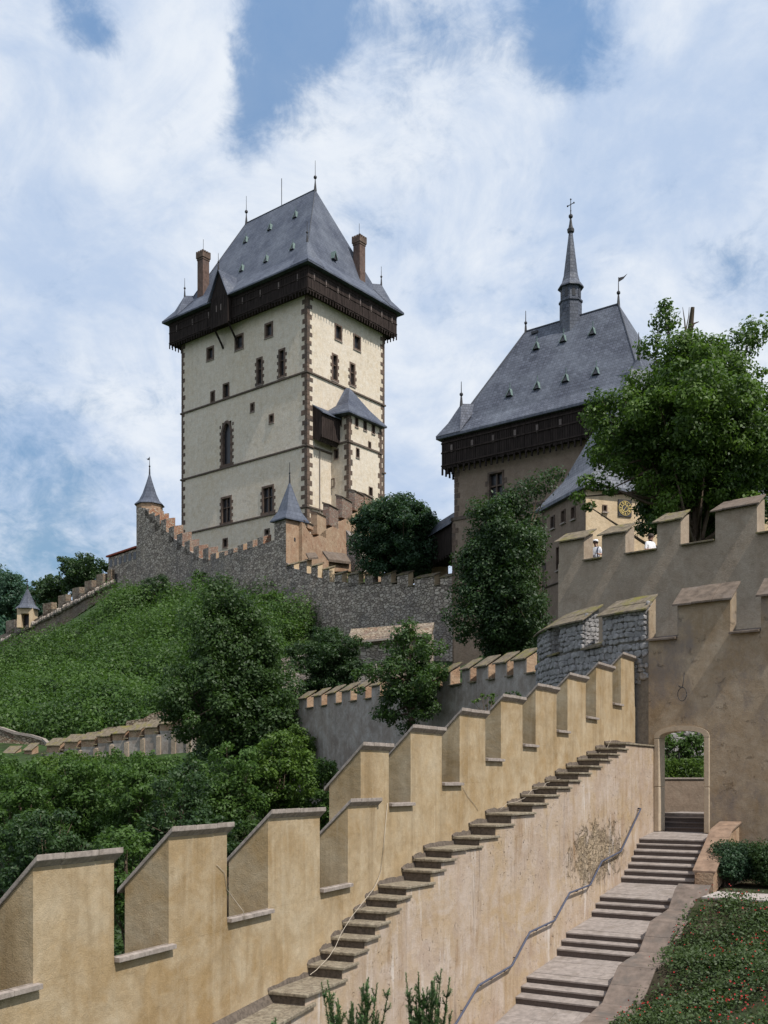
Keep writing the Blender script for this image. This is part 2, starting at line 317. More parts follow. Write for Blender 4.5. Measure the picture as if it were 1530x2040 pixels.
# ---------------------------------------------------------------- terrain (one sheet to the horizon, smooth through surveyed points)
def terrain():
    cp = [(225,1182,137),(120,1252,139),(60,1298,137),(180,1214,137),(0,1330,134),(-300,1440,130),(0,1400,104),(0,1486,78),(90,1488,77),(180,1478,77),(350,1440,80),(300,1300,104),(150,1340,108),
          (420,1205,119),(560,1215,110),(450,1300,98),(560,1300,98),(600,1285,104),(620,1425,82),(600,1440,74),(740,1400,80),(700,1320,100),(850,1340,92),(960,1330,89),(480,1555,60),(780,1420,72),(900,1420,60),
          (330,1520,66),(100,1560,66),(-200,1530,70),(1060,1250,84),(1300,1230,95),(1500,1200,90),(700,1185,124),(500,1150,140),(400,1170,150),(250,1190,150),(800,1190,115),(1000,1200,110),(850,1180,130)]
    pts = [P(*c) for c in cp]
    pts += [Vector(q) for q in [(-14,50,-6),(-4,50,-7),(4,50,-4),(-20,40,-8),(-8,38,-9),(0,36,-8),(-12,25,-9),(-20,15,-9),(-4,22,-8.5),(0,10,-9),(10,8,-9),(20,10,-9),(-30,30,-9),(-40,60,-3),
            (30,20,-8),(9,34,-5),(14,34,-4.5),(22,34,-4.5),(30,34,-4.5),(8,42,-1),(16,50,3),(26,55,6),(14,62,7),(22,66,9),(40,60,6),(60,100,14),(60,30,-5),(0,-30,-9),(40,-30,-9),(-60,-20,-10),(-60,140,6),(-90,180,6),(-30,190,24),(30,190,20),(-80,100,2)]]
    A = np.array([(p.x, p.y) for p in pts]) / 50.0; zz = np.array([p.z for p in pts])
    def phi(r2): return np.where(r2 > 1e-12, .5 * r2 * np.log(r2 + 1e-12), 0)
    K = phi(((A[:, None] - A[None]) ** 2).sum(-1)) + np.eye(len(A)) * 2e-3
    Pm = np.c_[np.ones(len(A)), A]; n = len(A)
    L = np.block([[K, Pm], [Pm.T, np.zeros((3, 3))]]); sol = np.linalg.solve(L, np.r_[zz, 0, 0, 0])
    def ev(x, y):
        q = np.c_[x, y] / 50.0
        z = phi(((q[:, None] - A[None]) ** 2).sum(-1)) @ sol[:n] + np.c_[np.ones(len(q)), q] @ sol[n:]
        d = np.maximum(0, np.maximum(np.abs(np.array(x)) - 90, np.maximum(-25 - np.array(y), np.array(y) - 195)))
        f = np.clip(d / 120, 0, 1); f = f * f * (3 - 2 * f)
        return np.clip(z, -14, 33) * (1 - f) + (-12) * f
    return ev
TZ = terrain()
xs = np.r_[-3000, -1200, -500, np.arange(-210, 211, 3.0), 500, 1200, 3000]; ys = np.r_[-3000, -1000, -300, np.arange(-60, 331, 3.0), 500, 1200, 3500]
gx, gy = np.meshgrid(xs, ys); gz = TZ(gx.ravel(), gy.ravel())
nx, ny = len(xs), len(ys)
fi = (np.arange(ny - 1)[:, None] * nx + np.arange(nx - 1)[None]).ravel()
me = bpy.data.meshes.new('ground'); me.from_pydata(np.c_[gx.ravel(), gy.ravel(), gz].tolist(), [], np.c_[fi, fi + 1, fi + nx + 1, fi + nx].tolist())
tag(link('ground', me, MT['terrain'], smooth=True), kind='structure')
# wooded hill in the far distance on the left
def hill(cx, cy, rx, ry, h, name):
    m = MB(); n = 40
    for i in range(n + 1):
        for j in range(n + 1):
            a, b = i / n * 2 - 1, j / n * 2 - 1; r2 = min(1, a * a + b * b)
            z = -13 + (h + 13) * (1 - r2) ** 1.3 + 3 * math.sin(a * 9 + b * 4) * (1 - r2) + 2 * math.sin(a * 21 - b * 13) * (1 - r2)
            m.v.append((cx + a * rx, cy + b * ry, z))
    for i in range(n):
        for j in range(n): k = i * (n + 1) + j; m.f.append((k, k + 1, k + n + 2, k + n + 1))
    return tag(m.build(name, MT['far'], smooth=True), kind='structure')
HILL = (-133, 340, 52, 90, 66)
hill(*HILL, 'hills'); hill(260, 600, 300, 200, 40, 'hills')

# ---------------------------------------------------------------- foliage
def leafmesh(name, c, nrm, size, tint, asp=.55, r=None):
    """c, nrm: (n,3) arrays; one rhombic leaf per row, bent a little along its midrib."""
    r = r or np.random.RandomState(3); n = len(c)
    nrm = nrm / (np.linalg.norm(nrm, axis=1, keepdims=True) + 1e-9)
    t = r.normal(size=(n, 3)); t -= nrm * (t * nrm).sum(1, keepdims=True); t /= np.linalg.norm(t, axis=1, keepdims=True) + 1e-9
    b = np.cross(nrm, t); s = np.broadcast_to(np.asarray(size), (n,))[:, None]
    V = np.empty((n, 4, 3)); V[:, 0] = c - t * s * .5; V[:, 1] = c + b * s * asp * .5 + nrm * s * .08; V[:, 2] = c + t * s * .5; V[:, 3] = c - b * s * asp * .5 + nrm * s * .08
    m = bpy.data.meshes.new(name); m.vertices.add(4 * n); m.vertices.foreach_set('co', V.ravel())
    m.loops.add(4 * n); m.loops.foreach_set('vertex_index', np.arange(4 * n, dtype=np.int32))
    m.polygons.add(n); m.polygons.foreach_set('loop_start', np.arange(0, 4 * n, 4, dtype=np.int32))
    a = m.attributes.new('tint', 'FLOAT', 'FACE'); a.data.foreach_set('value', np.clip(tint, 0, 1).astype(np.float32))
    m.update(calc_edges=True); return m
def blobs(cs, rs, per, size, seed, squash=.75, up=.5, tint0=None):
    r = np.random.RandomState(seed); C, Nn, T, Z = [], [], [], []
    for i, (c, rr) in enumerate(zip(cs, rs)):
        n = max(8, int(per * rr * rr)); d = r.normal(size=(n, 3)); d /= np.linalg.norm(d, axis=1, keepdims=True)
        rad = rr * (.35 + .7 * r.rand(n, 1) ** .6) * (1 + .25 * np.sin(d[:, :1] * 5 + i) * np.cos(d[:, 1:2] * 6))
        p = d * rad; p[:, 2] *= squash; C.append(np.array(c) + p)
        q = d * .9 + r.normal(size=(n, 3)) * .55; q[:, 2] += up; Nn.append(q)
        tb = r.rand() if tint0 is None else tint0[i]
        T.append(tb * .55 + r.rand(n) * .45); Z.append(size * (.6 + .8 * r.rand(n)))
    return np.concatenate(C), np.concatenate(Nn), np.concatenate(Z), np.concatenate(T)
LM = {'deep': leafmat('deep_green_leaf', (.014, .032, .011), (.036, .075, .019), .22), 'mid': leafmat('mid_green_leaf', (.024, .054, .012), (.078, .145, .026), .32),
      'bright': leafmat('bright_green_leaf', (.017, .042, .009), (.10, .17, .02), .3), 'blue': leafmat('blue_green_leaf', (.013, .034, .016), (.034, .078, .032), .22),  # bright leaf's wide tint range stands in for lit tips, dark gaps
      'yew': leafmat('yew_needle', (.035, .08, .03), (.10, .18, .06), .25), 'dusk': leafmat('dusky_green_leaf', (.016, .036, .011), (.056, .105, .022), .28), 'bed': leafmat('bed_leaf', (.024, .042, .014), (.062, .098, .03), .25), 'red': leafmat('red_flower', (.26, .008, .012), (.42, .02, .02), .25), 'far': leafmat('far_leaf', (.022, .055, .034), (.04, .09, .052), .2)}  # far leaf: blue of distance haze put into its colour
def tree(name, label, cat, u, v, Y, ru, rv, mat, ls=.2, nc=90, per=260, seed=1, base_v=None, base_z=None, tr=.22, group=None, shape='round', depth=1.0, clump=.26, extra=()):
    """Crown centred on pixel (u, v) at distance Y with half-sizes ru, rv in pixels."""
    r = random.Random(seed); c = P(u, v, Y); a, h = ru * Y / F, rv * Y / F
    bz = base_z if base_z is not None else (HY - base_v) * Y / F if base_v else float(TZ([c.x], [c.y])[0]) - .2
    root = thing(name, label, cat, (c.x, c.y, bz), group)
    cs, rs, tn = [], [], []; rr = (a + h) / 2
    k = 0
    while len(cs) < nc and k < 9000:
        k += 1
        d = Vector((r.gauss(0, 1), r.gauss(0, 1), r.gauss(0, 1))).normalized(); q = r.uniform(.12, 1) ** .45
        w_ = 1.0
        if shape == 'cone': w_ = 1 - .55 * max(-.3, d.z)
        if shape == 'flat' and d.z < -.2: w_ = 1.1
        lobes = 1 + .24 * math.sin(3 * math.atan2(d.y, d.x) + seed) + +.15 * math.sin(5 * d.z + seed * 2)
        p = Vector((d.x * a * q * w_ * lobes, d.y * a * depth * q * w_ * lobes, d.z * h * q * (1 + .08 * lobes)))
        cr = rr * clump * r.uniform(.45, 1.25) * (1.15 - .45 * q)
        cs.append(c + p * (1 - clump * .45)); rs.append(cr); tn.append(r.random() * .7 + .3 * (d.z * .5 + .5))  # lighter tint on upper clumps: light from above put into leaf colour
    for (eu, ev_, er, eY) in extra:
        cs.append(P(eu, ev_, eY)); rs.append(er); tn.append(r.random())
    C, Nn, Z, T = blobs(cs, rs, per, ls, seed, tint0=tn)
    link('crown', leafmesh('crown', C, Nn, Z, T, r=np.random.RandomState(seed)), LM[mat], root)
    m = MB(); top = c + Vector((0, 0, h * .45)); b = Vector((c.x, c.y, bz)); sw = Vector((r.uniform(-.15, .15) * a, 0, 0))
    m.tube([b - Vector((0, 0, .3)), b.lerp(top, .15) + sw * .3, b.lerp(top, .5) + sw, top], [tr * 1.35, tr, tr * .6, tr * .15], 8)
    for i in r.sample(range(len(cs)), min(len(cs), 26)) + list(range(len(cs) - len(extra), len(cs))):
        s0 = b.lerp(top, r.uniform(.3, .85)) + sw * .7; e = Vector(cs[i]); mid = s0.lerp(e, .5) + Vector((0, 0, -.06 * (e - s0).length))
        m.tube([s0, mid, e], [tr * .38, tr * .22, tr * .06], 5)
    m.build('trunk', MT['bark'], root, smooth=True)
    return root

# ---------------------------------------------------------------- the great tower
def quoins(root, ptf, z0, z1, h=.62, wa=(.55, 1.0), wb=(.55, 1.0), pr=.05, seed=0, mesh=None, skip=()):
    """Toothed corner stones: each stone an object, alternating long and short on the two faces. ptf(a, b, z), corner at 0,0."""
    r = random.Random(seed); z = z0; i = 0
    while z < z1 - .2:
        hh = h * r.uniform(.85, 1.2); la, lb = (wa[1], wb[0]) if i % 2 else (wa[0], wb[1]); la *= r.uniform(.85, 1.2); lb *= r.uniform(.85, 1.2)
        if not any(s0 < z + hh / 2 < s1 for s0, s1 in skip):
            m = MB(); q = [(-pr, -pr), (la, -pr), (la, .25), (.25, .25), (.25, lb), (-pr, lb)]
            m.prism([ptf(a, b, z + .02) for a, b in q], [ptf(a, b, z + hh - .02) for a, b in q]); m.build('quoin', MT['quoin'], root)
        z += hh; i += 1
HOLES = {}
def skin(root, pl, t0, t1, z0, z1, mat, depth=.52, name='wall_face'):
    hs = HOLES.get(id(pl), []); ts = sorted({t0, t1} | {x for h in hs for x in h[:2] if t0 < x < t1}); zs = sorted({z0, z1} | {x for h in hs for x in h[2:] if z0 < x < z1}); m = MB(); ix = {}
    def vid(a, b):
        if (a, b) not in ix: ix[(a, b)] = len(m.v); m.v.append(tuple(pl.pt(a, b, 0)))
        return ix[(a, b)]
    for a, b in zip(ts[:-1], ts[1:]):
        for c_, d_ in zip(zs[:-1], zs[1:]):
            x, y = (a + b) / 2, (c_ + d_) / 2
            if not any(h[0] < x < h[1] and h[2] < y < h[3] for h in hs): m.f.append((vid(a, c_), vid(b, c_), vid(b, d_), vid(a, d_)))
    for a, b, c_, d_ in hs:
        q = [(a, c_), (b, c_), (b, d_), (a, d_)]
        for i in range(4): j = (i + 1) % 4; m.add([pl.pt(*q[i], 0), pl.pt(*q[j], 0), pl.pt(*q[j], -depth), pl.pt(*q[i], -depth)], [(0, 1, 2, 3)])
    return m.build(name, MT[mat], root)
def window(root, pl, u0, u1, v0, v1, fw=.16, depth=.45, mull=0, trans=0, arch=False, teeth=False, fmat='quoin', name='window'):
    """Recessed look: proud stone surround with a dark leaf set back in it."""
    um, vm = (u0 + u1) / 2, (v0 + v1) / 2
    ta, tb = sorted((pl.t(u0), pl.t(u1))); tm = pl.t(um)
    Y = pl.O.y + tm * pl.d.y; za, zb = (HY - v1) * Y / F, (HY - v0) * Y / F; w_ = tb - ta
    m = MB(); o0, o1 = -.5, .07
    HOLES.setdefault(id(pl), []).append((ta + fw * .5, tb - fw * .5, za + fw * .5, zb - fw * .5))
    ia, ib, ja, jb = ta + fw, tb - fw, za + fw, zb - fw
    if arch:
        sp = zb - w_ * .9
        def arc(x0, x1, z0, z1, n=6):
            cxm = (x0 + x1) / 2; L = []
            for i in range(n + 1): f = i / n; L.append((x0 + (cxm - x0) * (1 - math.cos(f * math.pi / 2)) ** 1.0, z0 + (z1 - z0) * math.sin(f * math.pi / 2)))
            Rr = [(x1 - (x - x0), z) for x, z in reversed(L[:-1])]
            return L + Rr
        outer = [(ta, za)] + arc(ta, tb, sp, zb) + [(tb, za)]; inner = [(ia, ja)] + arc(ia, ib, sp, jb) + [(ib, ja)]
        n = len(outer)
        for i in range(n):
            j = (i + 1) % n; m.wall(pl, [outer[i], outer[j], inner[j], inner[i]], o0, o1)
        fr = m.build(name, MT[fmat], root)
        g = MB(); g.wall(pl, inner, -.5, -.38); g.build('pane', MT['dark'], fr)
    else:
        for q in ([(ta, za), (tb, za), (ib, ja), (ia, ja)], [(tb, za), (tb, zb), (ib, jb), (ib, ja)], [(tb, zb), (ta, zb), (ia, jb), (ib, jb)], [(ta, zb), (ta, za), (ia, ja), (ia, jb)]): m.wall(pl, q, o0, o1)
        fr = m.build(name, MT[fmat], root)
        g = MB(); g.wall(pl, [(ia, ja), (ib, ja), (ib, jb), (ia, jb)], -.5, -depth * .8); g.build('pane', MT['dark'], fr)
        sl = MB(); sl.wall(pl, [(ta - .05, za - .09), (tb + .05, za - .09), (tb + .05, za - .003), (ta - .05, za - .003)], -.05, .13); sl.build('sill', MT['coping'], fr)
    if teeth:
        tm_ = MB(); zt = za; k = 0
        while zt < zb - .5:
            if k % 2 == 0:
                tm_.wall(pl, [(ta - .28, zt + .03), (ta - .003, zt + .03), (ta - .003, zt + .45), (ta - .28, zt + .45)], -.05, .05); tm_.wall(pl, [(tb + .003, zt + .03), (tb + .25, zt + .03), (tb + .25, zt + .45), (tb + .003, zt + .45)], -.05, .05)
            zt += .48; k += 1
        tm_.build('surround_stones', MT[fmat], fr)
    for i in range(mull):
        x = ia + (ib - ia) * (i + 1) / (mull + 1); q = MB(); q.wall(pl, [(x - .07, ja), (x + .07, ja), (x + .07, jb), (x - .07, jb)], -.3, -.12); q.build('mullion', MT[fmat], fr)
    if trans:
        z = ja + (jb - ja) * .62; q = MB(); q.wall(pl, [(ia, z - .06), (ib, z - .06), (ib, z + .06), (ia, z + .06)], -.29, -.13); q.build('transom', MT[fmat], fr)
    return fr
def finial(root, p, h, ball=.16, flag=0, r_=.045, name='finial', mat='iron'):
    m = MB(); p = Vector(p); m.lathe(p, [(ball * .9, -.25), (r_ * 2, h * .25), (r_, h * .42), (r_ * .6, h)], 6); m.ball(p + Vector((0, 0, h * .42)), ball)
    if flag:
        t = p + Vector((0, 0, h * .98)); d = Vector((.9, -.2, .35)) * flag
        m.prism([t, t + d * .6 + Vector((0, 0, -.1)), t + d, t + d * .55 + Vector((0, 0, -.28)), t - Vector((0, 0, .35))], [q + Vector((.01, .05, 0)) for q in (t, t + d * .6 + Vector((0, 0, -.1)), t + d, t + d * .55 + Vector((0, 0, -.28)), t - Vector((0, 0, .35)))])
    return m.build(name, MT[mat], root)
def hoarding(root, fr, La, Lb, z0, z1, o, pw=.30, seed=0, mat='wood', slits=7, slit_h=.9, rmat=None):
    r = random.Random(seed)
    sides = [('a', lambda t, d, z: fr.pt(t, -o - d, z), -o, La + o, mat), ('b', lambda t, d, z: fr.pt(-o - d, t, z), -o, Lb + o, rmat or mat), ('a', lambda t, d, z: fr.pt(t, Lb + o + d, z), -o, La + o, mat), ('b', lambda t, d, z: fr.pt(La + o + d, t, z), -o, Lb + o, mat)]
    for si, (k_, f, t0, t1, mm) in enumerate(sides):
        m = MB(); m.box(f, t0, t1, -.12, 0, z0 + .1, z1)
        n = int((t1 - t0) / pw)
        for i in range(n):
            a = t0 + (t1 - t0) * i / n; b = t0 + (t1 - t0) * (i + 1) / n; d = r.uniform(.03, .075)
            m.box(f, a + .02, b - .02, .002, d, z0 - r.uniform(-.08, .12), z1)
        m.build('plank_wall', MT[mm], root, kind='stuff')
        m = MB()
        for zz in (z0 + .25, z0 + (z1 - z0) * .5, z0 + (z1 - z0) * .8): m.box(f, t0, t1, .076, .13, zz - .06, zz + .06)
        m.build('rail', MT['wood_red'], root)
        if si < 2:
            for i in range(slits):
                a = t0 + (t1 - t0) * (i + .5) / slits; q = MB(); zz = z0 + (z1 - z0) * .58
                q.box(f, a - .11, a + .11, .078, .12, zz - slit_h / 2, zz + slit_h / 2); q.build('loophole_shutter', MT['wood_grey'], root)
        m = MB(); n = int((t1 - t0) / .55)
        for i in range(n + 1):
            a = t0 + (t1 - t0) * i / n; ok = .06 + i * 0
            m.box(f, a - ok, a + ok, -.11, .03, z0 - .55, z0 + .1); 
        m.build('peg_row', MT[mm], root, kind='stuff')
    m = MB(); m.box(fr.pt, -o + .1, La + o - .1, -o + .1, -.002, z0 + .12, z0 + .25); m.box(fr.pt, -o + .1, -.002, 0, Lb + o - .1, z0 + .12, z0 + .25)
    m.box(fr.pt, La + .002, La + o - .1, 0, Lb + o - .1, z0 + .12, z0 + .25); m.box(fr.pt, 0, La, Lb + .002, Lb + o - .1, z0 + .12, z0 + .25); m.build('gallery_floor', MT[mat], root)
def main_roof(root, fr, La, Lb, e, ze, zk, brk, a1, a2, zr, mat, gz=None, gt=.3, gl=3.4, sagk=0):
    m = MB(); c = Lb / 2; p = fr.pt; T = .22
    E = [(-e, -e), (La + e, -e), (La + e, Lb + e), (-e, Lb + e)]; B = [(brk, brk), (La - brk, brk), (La - brk, Lb - brk), (brk, Lb - brk)]
    vs = [p(*q, ze) for q in E] + [p(*q, zk) for q in B] + [p(a1, c, zr), p(a2, c, zr)] + [p(*q, ze - T) for q in E]
    fs = [(0, 1, 5, 4), (1, 2, 6, 5), (2, 3, 7, 6), (3, 0, 4, 7), (4, 5, 9, 8), (5, 6, 9), (6, 7, 8, 9), (7, 4, 8), (10, 11, 1, 0), (11, 12, 2, 1), (12, 13, 3, 2), (13, 10, 0, 3), (13, 12, 11, 10)]
    m.add(vs, fs); ro = m.build('roof', MT[mat], root)
    rd = MB(); rd.tube([p(a1, c, zr + .02), p(a2, c, zr + .02)], .09, 5)
    for x, q in ((a1, (brk, brk)), (a2, (La - brk, brk))): rd.tube([p(x, c, zr + .02), p(*q, zk + .04)], .07, 5)
    rd.build('ridge_capping', MT['ridge'], ro)
    if gz:
        for (ca, sa), (cb, sb) in (((0, 1), (0, 1)), ((La, -1), (0, 1)), ((0, 1), (Lb, -1)), ((La, -1), (Lb, -1))):
            def q(a, b, z): return p(ca + sa * a, cb + sb * b, z)
            A = q(gt, gt, gz); Ee = q(-e - .03, -e - .03, ze + .04); M1 = q(-e * .35, -e * .35, ze + (gz - ze) * .42)
            zin = gz - .02; hi = brk + (gz - zk) / (zr - zk) * (c - brk)
            H = q(hi + .4, hi + .4, gz + .05); E1 = q(-e - .03 + gl, -e - .03, ze + .04); E2 = q(-e - .03, -e - .03 + gl, ze + .04)
            m = MB(); m.add([A, Ee, E1, E2, H, M1], [(1, 2, 5), (5, 2, 0), (1, 5, 3), (5, 0, 3), (2, 4, 0), (3, 0, 4)]); m.build('corner_gablet', MT[mat], root)
            finial(root, A, 2.6 * (gz - ze) / 4.1, .17)
def dormer(root, fr, La, Lb, zk, brk, zr, b_side, ta, zz, w_, h, e=0):
    """Small triangular copper vent on the steep slope. b_side: on the face along a; else along b."""
    c = Lb / 2; k = (c - brk) / (zr - zk); inn = brk + (zz - zk) * k
    f = (lambda t, d, z: fr.pt(t, inn + d, z)) if b_side else (lambda t, d, z: fr.pt(inn + d, t, z))
    b0, bk = -.22, h * k + .25; fa = b0 + h * k * .62
    m = MB(); m.prism([f(ta - w_ / 2, b0, zz), f(ta + w_ / 2, b0, zz), f(ta, fa, zz + h)], [f(ta - w_ / 2, .5, zz), f(ta + w_ / 2, .5, zz), f(ta, bk, zz + h)])
    d = m.build('dormer', MT['dark'], root)  # solid near-black body paints the shade in the open vent front
    m = MB()
    for s_ in (-1, 1): m.prism([f(ta + s_ * w_ / 2 * 1.12, b0 - .06, zz - .06), f(ta, fa - .1, zz + h * 1.05), f(ta, fa - .1, zz + h * .93), f(ta + s_ * w_ / 2 * .96, b0 - .06, zz - .06)], [f(ta + s_ * w_ / 2 * 1.12, .45, zz - .02), f(ta, bk, zz + h * 1.06), f(ta, bk, zz + h * .95), f(ta + s_ * w_ / 2 * .96, .45, zz - .02)])
    m.tube([f(ta, fa, zz + h), f(ta, fa, zz + h + .5)], .035, 4); m.build('copper_hood', MT['copper'], d)
GTa, GTb = (-.7766, .6301), (.6301, .7766); GT = Fr((-10.37, 140), GTa, GTb); La, Lb = 25.9, 16.5
MT['slate'] = slate('blue_slate', math.atan2(GTa[1], GTa[0]), (.045, .054, .082), (.068, .078, .112), .5, .45)
MT['ridge'] = simple('ridge_capping', (.06, .065, .08), .7, .3, 5, .004, .3)
gt = thing('great_tower', 'tall cream square keep with steep slate roof, dark timber gallery and toothed corners', 'castle tower', tuple(GT.pt(0, 0, 27)))
m = MB(); m.box(GT.pt, .55, La, .55, Lb, 22, 69); m.box(GT.pt, La - .4, La, .002, .55, 22, 69); m.box(GT.pt, .002, .55, Lb - .4, Lb, 22, 69); m.build('wall', MT['cream'], gt)
PLA = Pl(612, 140, vp=-1780); PLB = Pl(612, 140, vp=2440)
def zat(v, Y=140): return (HY - v) * Y / F
for zs in (zat(740), zat(887), zat(1009)):
    m = MB(); m.box(GT.pt, -.2, La + .2, -.2, -.002, zs - .11, zs + .11); m.box(GT.pt, -.2, -.002, 0, Lb + .2, zs - .11, zs + .11); m.box(GT.pt, La + .002, La + .2, 0, Lb, zs - .11, zs + .11); m.build('string_course', MT['string'], gt)
sk = [(z - .17, z + .17) for z in (zat(740), zat(887), zat(1009))]
quoins(gt, lambda a, b, z: GT.pt(a, b, z), 30, zat(588), .62, (.45, .95), (.45, .95), .05, 1)
quoins(gt, lambda a, b, z: GT.pt(La - a, b, z), 30, zat(588), .62, (.3, .7), (.4, .7), .05, 2)
quoins(gt, lambda a, b, z: GT.pt(a, Lb - b, z), 34, zat(588), .62, (.4, .7), (.35, .8), .05, 3)
def zw(x0, y0, x1, y1): return 250 + x0 / 2.55, 250 + x1 / 2.55, 320 + y0 / 2.55, 320 + y1 / 2.55
for q in ((412, 945, 450, 1015), (555, 882, 600, 962), (707, 822, 750, 900)): window(gt, PLA, *zw(*q), fw=.28)
for q in ((665, 1000, 697, 1142), (777, 955, 812, 1103)): window(gt, PLA, *zw(*q), fw=.26, teeth=True, mull=0, trans=1)
for q in ((432, 1170, 455, 1230), (495, 1130, 528, 1208), (634, 1230, 656, 1278), (729, 1287, 755, 1335)): window(gt, PLA, *zw(*q), fw=.22)
window(gt, PLA, *zw(485, 1320, 543, 1556), fw=.4, arch=True, teeth=True)
for q in ((485, 1705, 540, 1848), (693, 1650, 755, 1797)): window(gt, PLA, *zw(*q), fw=.3, mull=1, trans=1, teeth=True)
for q in ((494, 1918, 520, 1968), (707, 1870, 733, 1905)): window(gt, PLA, *zw(*q), fw=.2)
for q in ((1062, 833, 1100, 915), (1157, 886, 1195, 965)): window(gt, PLB, *zw(*q), fw=.24)
for q in ((1048, 982, 1078, 1122), (1138, 1027, 1167, 1147)): window(gt, PLB, *zw(*q), fw=.24, teeth=True, trans=1)
skin(gt, PLA, PLA.t(612), PLA.t(612) + La, 22, 69, 'cream'); skin(gt, PLB, 0, Lb, 22, 69, 'cream')
hoarding(gt, GT, La, Lb, zat(588), 69.0, 1.3, .32, 5, slits=8, rmat='wood_red')
main_roof(gt, GT, La, Lb, 2.1, 69.0, 72.0, .7, 6.18, 20.6, 85.7, 'slate', gz=73.15)
for a_ in (6.18, 20.6): finial(gt, GT.pt(a_, Lb / 2, 85.7), 4.2, .26)
m = MB(); m.tube([GT.pt(13, Lb / 2, 85.6), GT.pt(13, Lb / 2, 89.8)], .05, 4); m.build('lightning_rod', MT['iron'], gt)
def roof_hit(fr, c, brk, zk, zr, u, v, aside=True):
    best = None
    for i in range(400):
        z = zk + (zr - zk) * i / 400; inn = brk + (z - zk) * (c - brk) / (zr - zk)
        # solve t so that the point projects to u
        O = fr.pt(0, inn, z) if aside else fr.pt(inn, 0, z); d = fr.a if aside else fr.b; k = (u - CX) / F
        t = (k * O.y - O.x) / (d.x - k * d.y); Y = O.y + t * d.y; vv = HY - z * F / Y
        if best is None or abs(vv - v) < best[0]: best = (abs(vv - v), t, z)
    return best[1], best[2]
for (x, y) in ((610, 417), (733, 353), (862, 290), (848, 452), (714, 515), (590, 562), (465, 628)):
    t, z = roof_hit(GT, Lb / 2, .7, 72.0, 85.7, 250 + x / 2.55, 320 + y / 2.55); dormer(gt, GT, La, Lb, 72.0, .7, 85.7, True, t, z, .72, 1.0)
t, z = roof_hit(GT, 6.18, .7, 72.0, 85.7, 250 + 1056 / 2.55, 320 + 505 / 2.55, False)
k = (6.18 - .7) / (85.7 - 72.0); inn = .7 + (z - 72) * k
f = lambda tt, d, zz: GT.pt(inn + d, tt, zz)
m = MB(); m.prism([f(t - .45, -.35, z), f(t + .45, -.35, z), f(t, -.35, z + 1.15)], [f(t - .45, .4, z), f(t + .45, .4, z), f(t, .8, z + 1.15)]); d = m.build('dormer', MT['dark'], gt)
m = MB()
for s_ in (-1, 1): m.prism([f(t + s_ * .5, -.47, z), f(t, -.47, z + 1.22), f(t, -.47, z + .98), f(t + s_ * .38, -.47, z)], [f(t + s_ * .5, .3, z), f(t, .8, z + 1.22), f(t, .8, z + .98), f(t + s_ * .38, .3, z)])
m.build('copper_hood', MT['copper'], d)
# timber gable bay on the left face
a0, a1_, bo = PLA.t(476) * 1, PLA.t(442), 2.1
zb0, ze0 = zat(651, 146.5), 69.3
m = MB(); m.box(lambda a, b, z: GT.pt(a, b, z), a0, a1_, -bo, -1.44, 65.15, 69.2)
for i in range(10):
    x = a0 + (a1_ - a0) * i / 10; m.box(GT.pt, x + .03, x + (a1_ - a0) / 10 - .03, -bo - .06, -bo - .002, 64.9, 69.2)
am = (a0 + a1_) / 2
m.prism([GT.pt(a0 + .1, -bo - .02, 69.2), GT.pt(a1_ - .1, -bo - .02, 69.2), GT.pt(am, -bo - .02, 72.6)], [GT.pt(a0 + .1, -1.2, 69.2), GT.pt(a1_ - .1, -1.2, 69.2), GT.pt(am, .8, 72.6)])
for x in (a0 + .3, a1_ - .3): m.tube([GT.pt(x, 0, 62.7), GT.pt(x, -.4, 63.3), GT.pt(x, -1.9, 65.2)], .16, 5)
bay = m.build('gable_bay', MT['wood'], gt)
m = MB()
for s_, xe in ((0, a0 - .35), (1, a1_ + .35)):
    q = [GT.pt(xe, -bo - .45, 68.7), GT.pt(am, -bo - .3, 73.0), GT.pt(am, 1.3, 73.0), GT.pt(xe, -.9, 70.0)]
    m.prism(q, [x_ + Vector((0, 0, -.18)) for x_ in q])
m.build('gable_roof', MT['slate'], bay)
finial(bay, GT.pt(am, -bo - .2, 73.0), 2.2, .14)
for xx in (.36, .62):
    q = MB(); q.box(GT.pt, a0 + (a1_ - a0) * xx, a0 + (a1_ - a0) * (xx + .06), -bo - .10, -bo - .062, 67.0, 67.9); q.build('loophole_shutter', MT['wood_grey'], bay)
# chimneys
for (a_, b_, z0, z1) in ((22.77, 1.5, 71, 79.2), (1.5, 12.6, 71, 79.0)):
    m = MB(); m.box(GT.pt, a_ - .62, a_ + .62, b_ - .62, b_ + .62, z0, z1 - 1.3)
    ch = m.build('chimney', MT['brickch'], gt)
    m = MB(); m.box(GT.pt, a_ - .69, a_ + .69, b_ - .69, b_ + .69, z1 - 1.3, z1 - 1.0); m.box(GT.pt, a_ - .78, a_ + .78, b_ - .78, b_ + .78, z1 - 1.0, z1 - .35)
    for i in (-.64, -.22, .22, .64):
        for j in (-.64, .64): m.box(GT.pt, a_ + i - .14, a_ + i + .14, b_ + j - .14, b_ + j + .14, z1 - .35, z1); 
    for j in (-.22, .22):
        for i in (-.64, .64): m.box(GT.pt, a_ + i - .14, a_ + i + .14, b_ + j - .14, b_ + j + .14, z1 - .35, z1)
    m.build('chimney_crown', MT['quoin'], ch); q = MB(); q.tube([GT.pt(a_, b_, z1 - .4), GT.pt(a_, b_, z1 + 2)], .03, 4); q.build('lightning_rod', MT['iron'], ch)
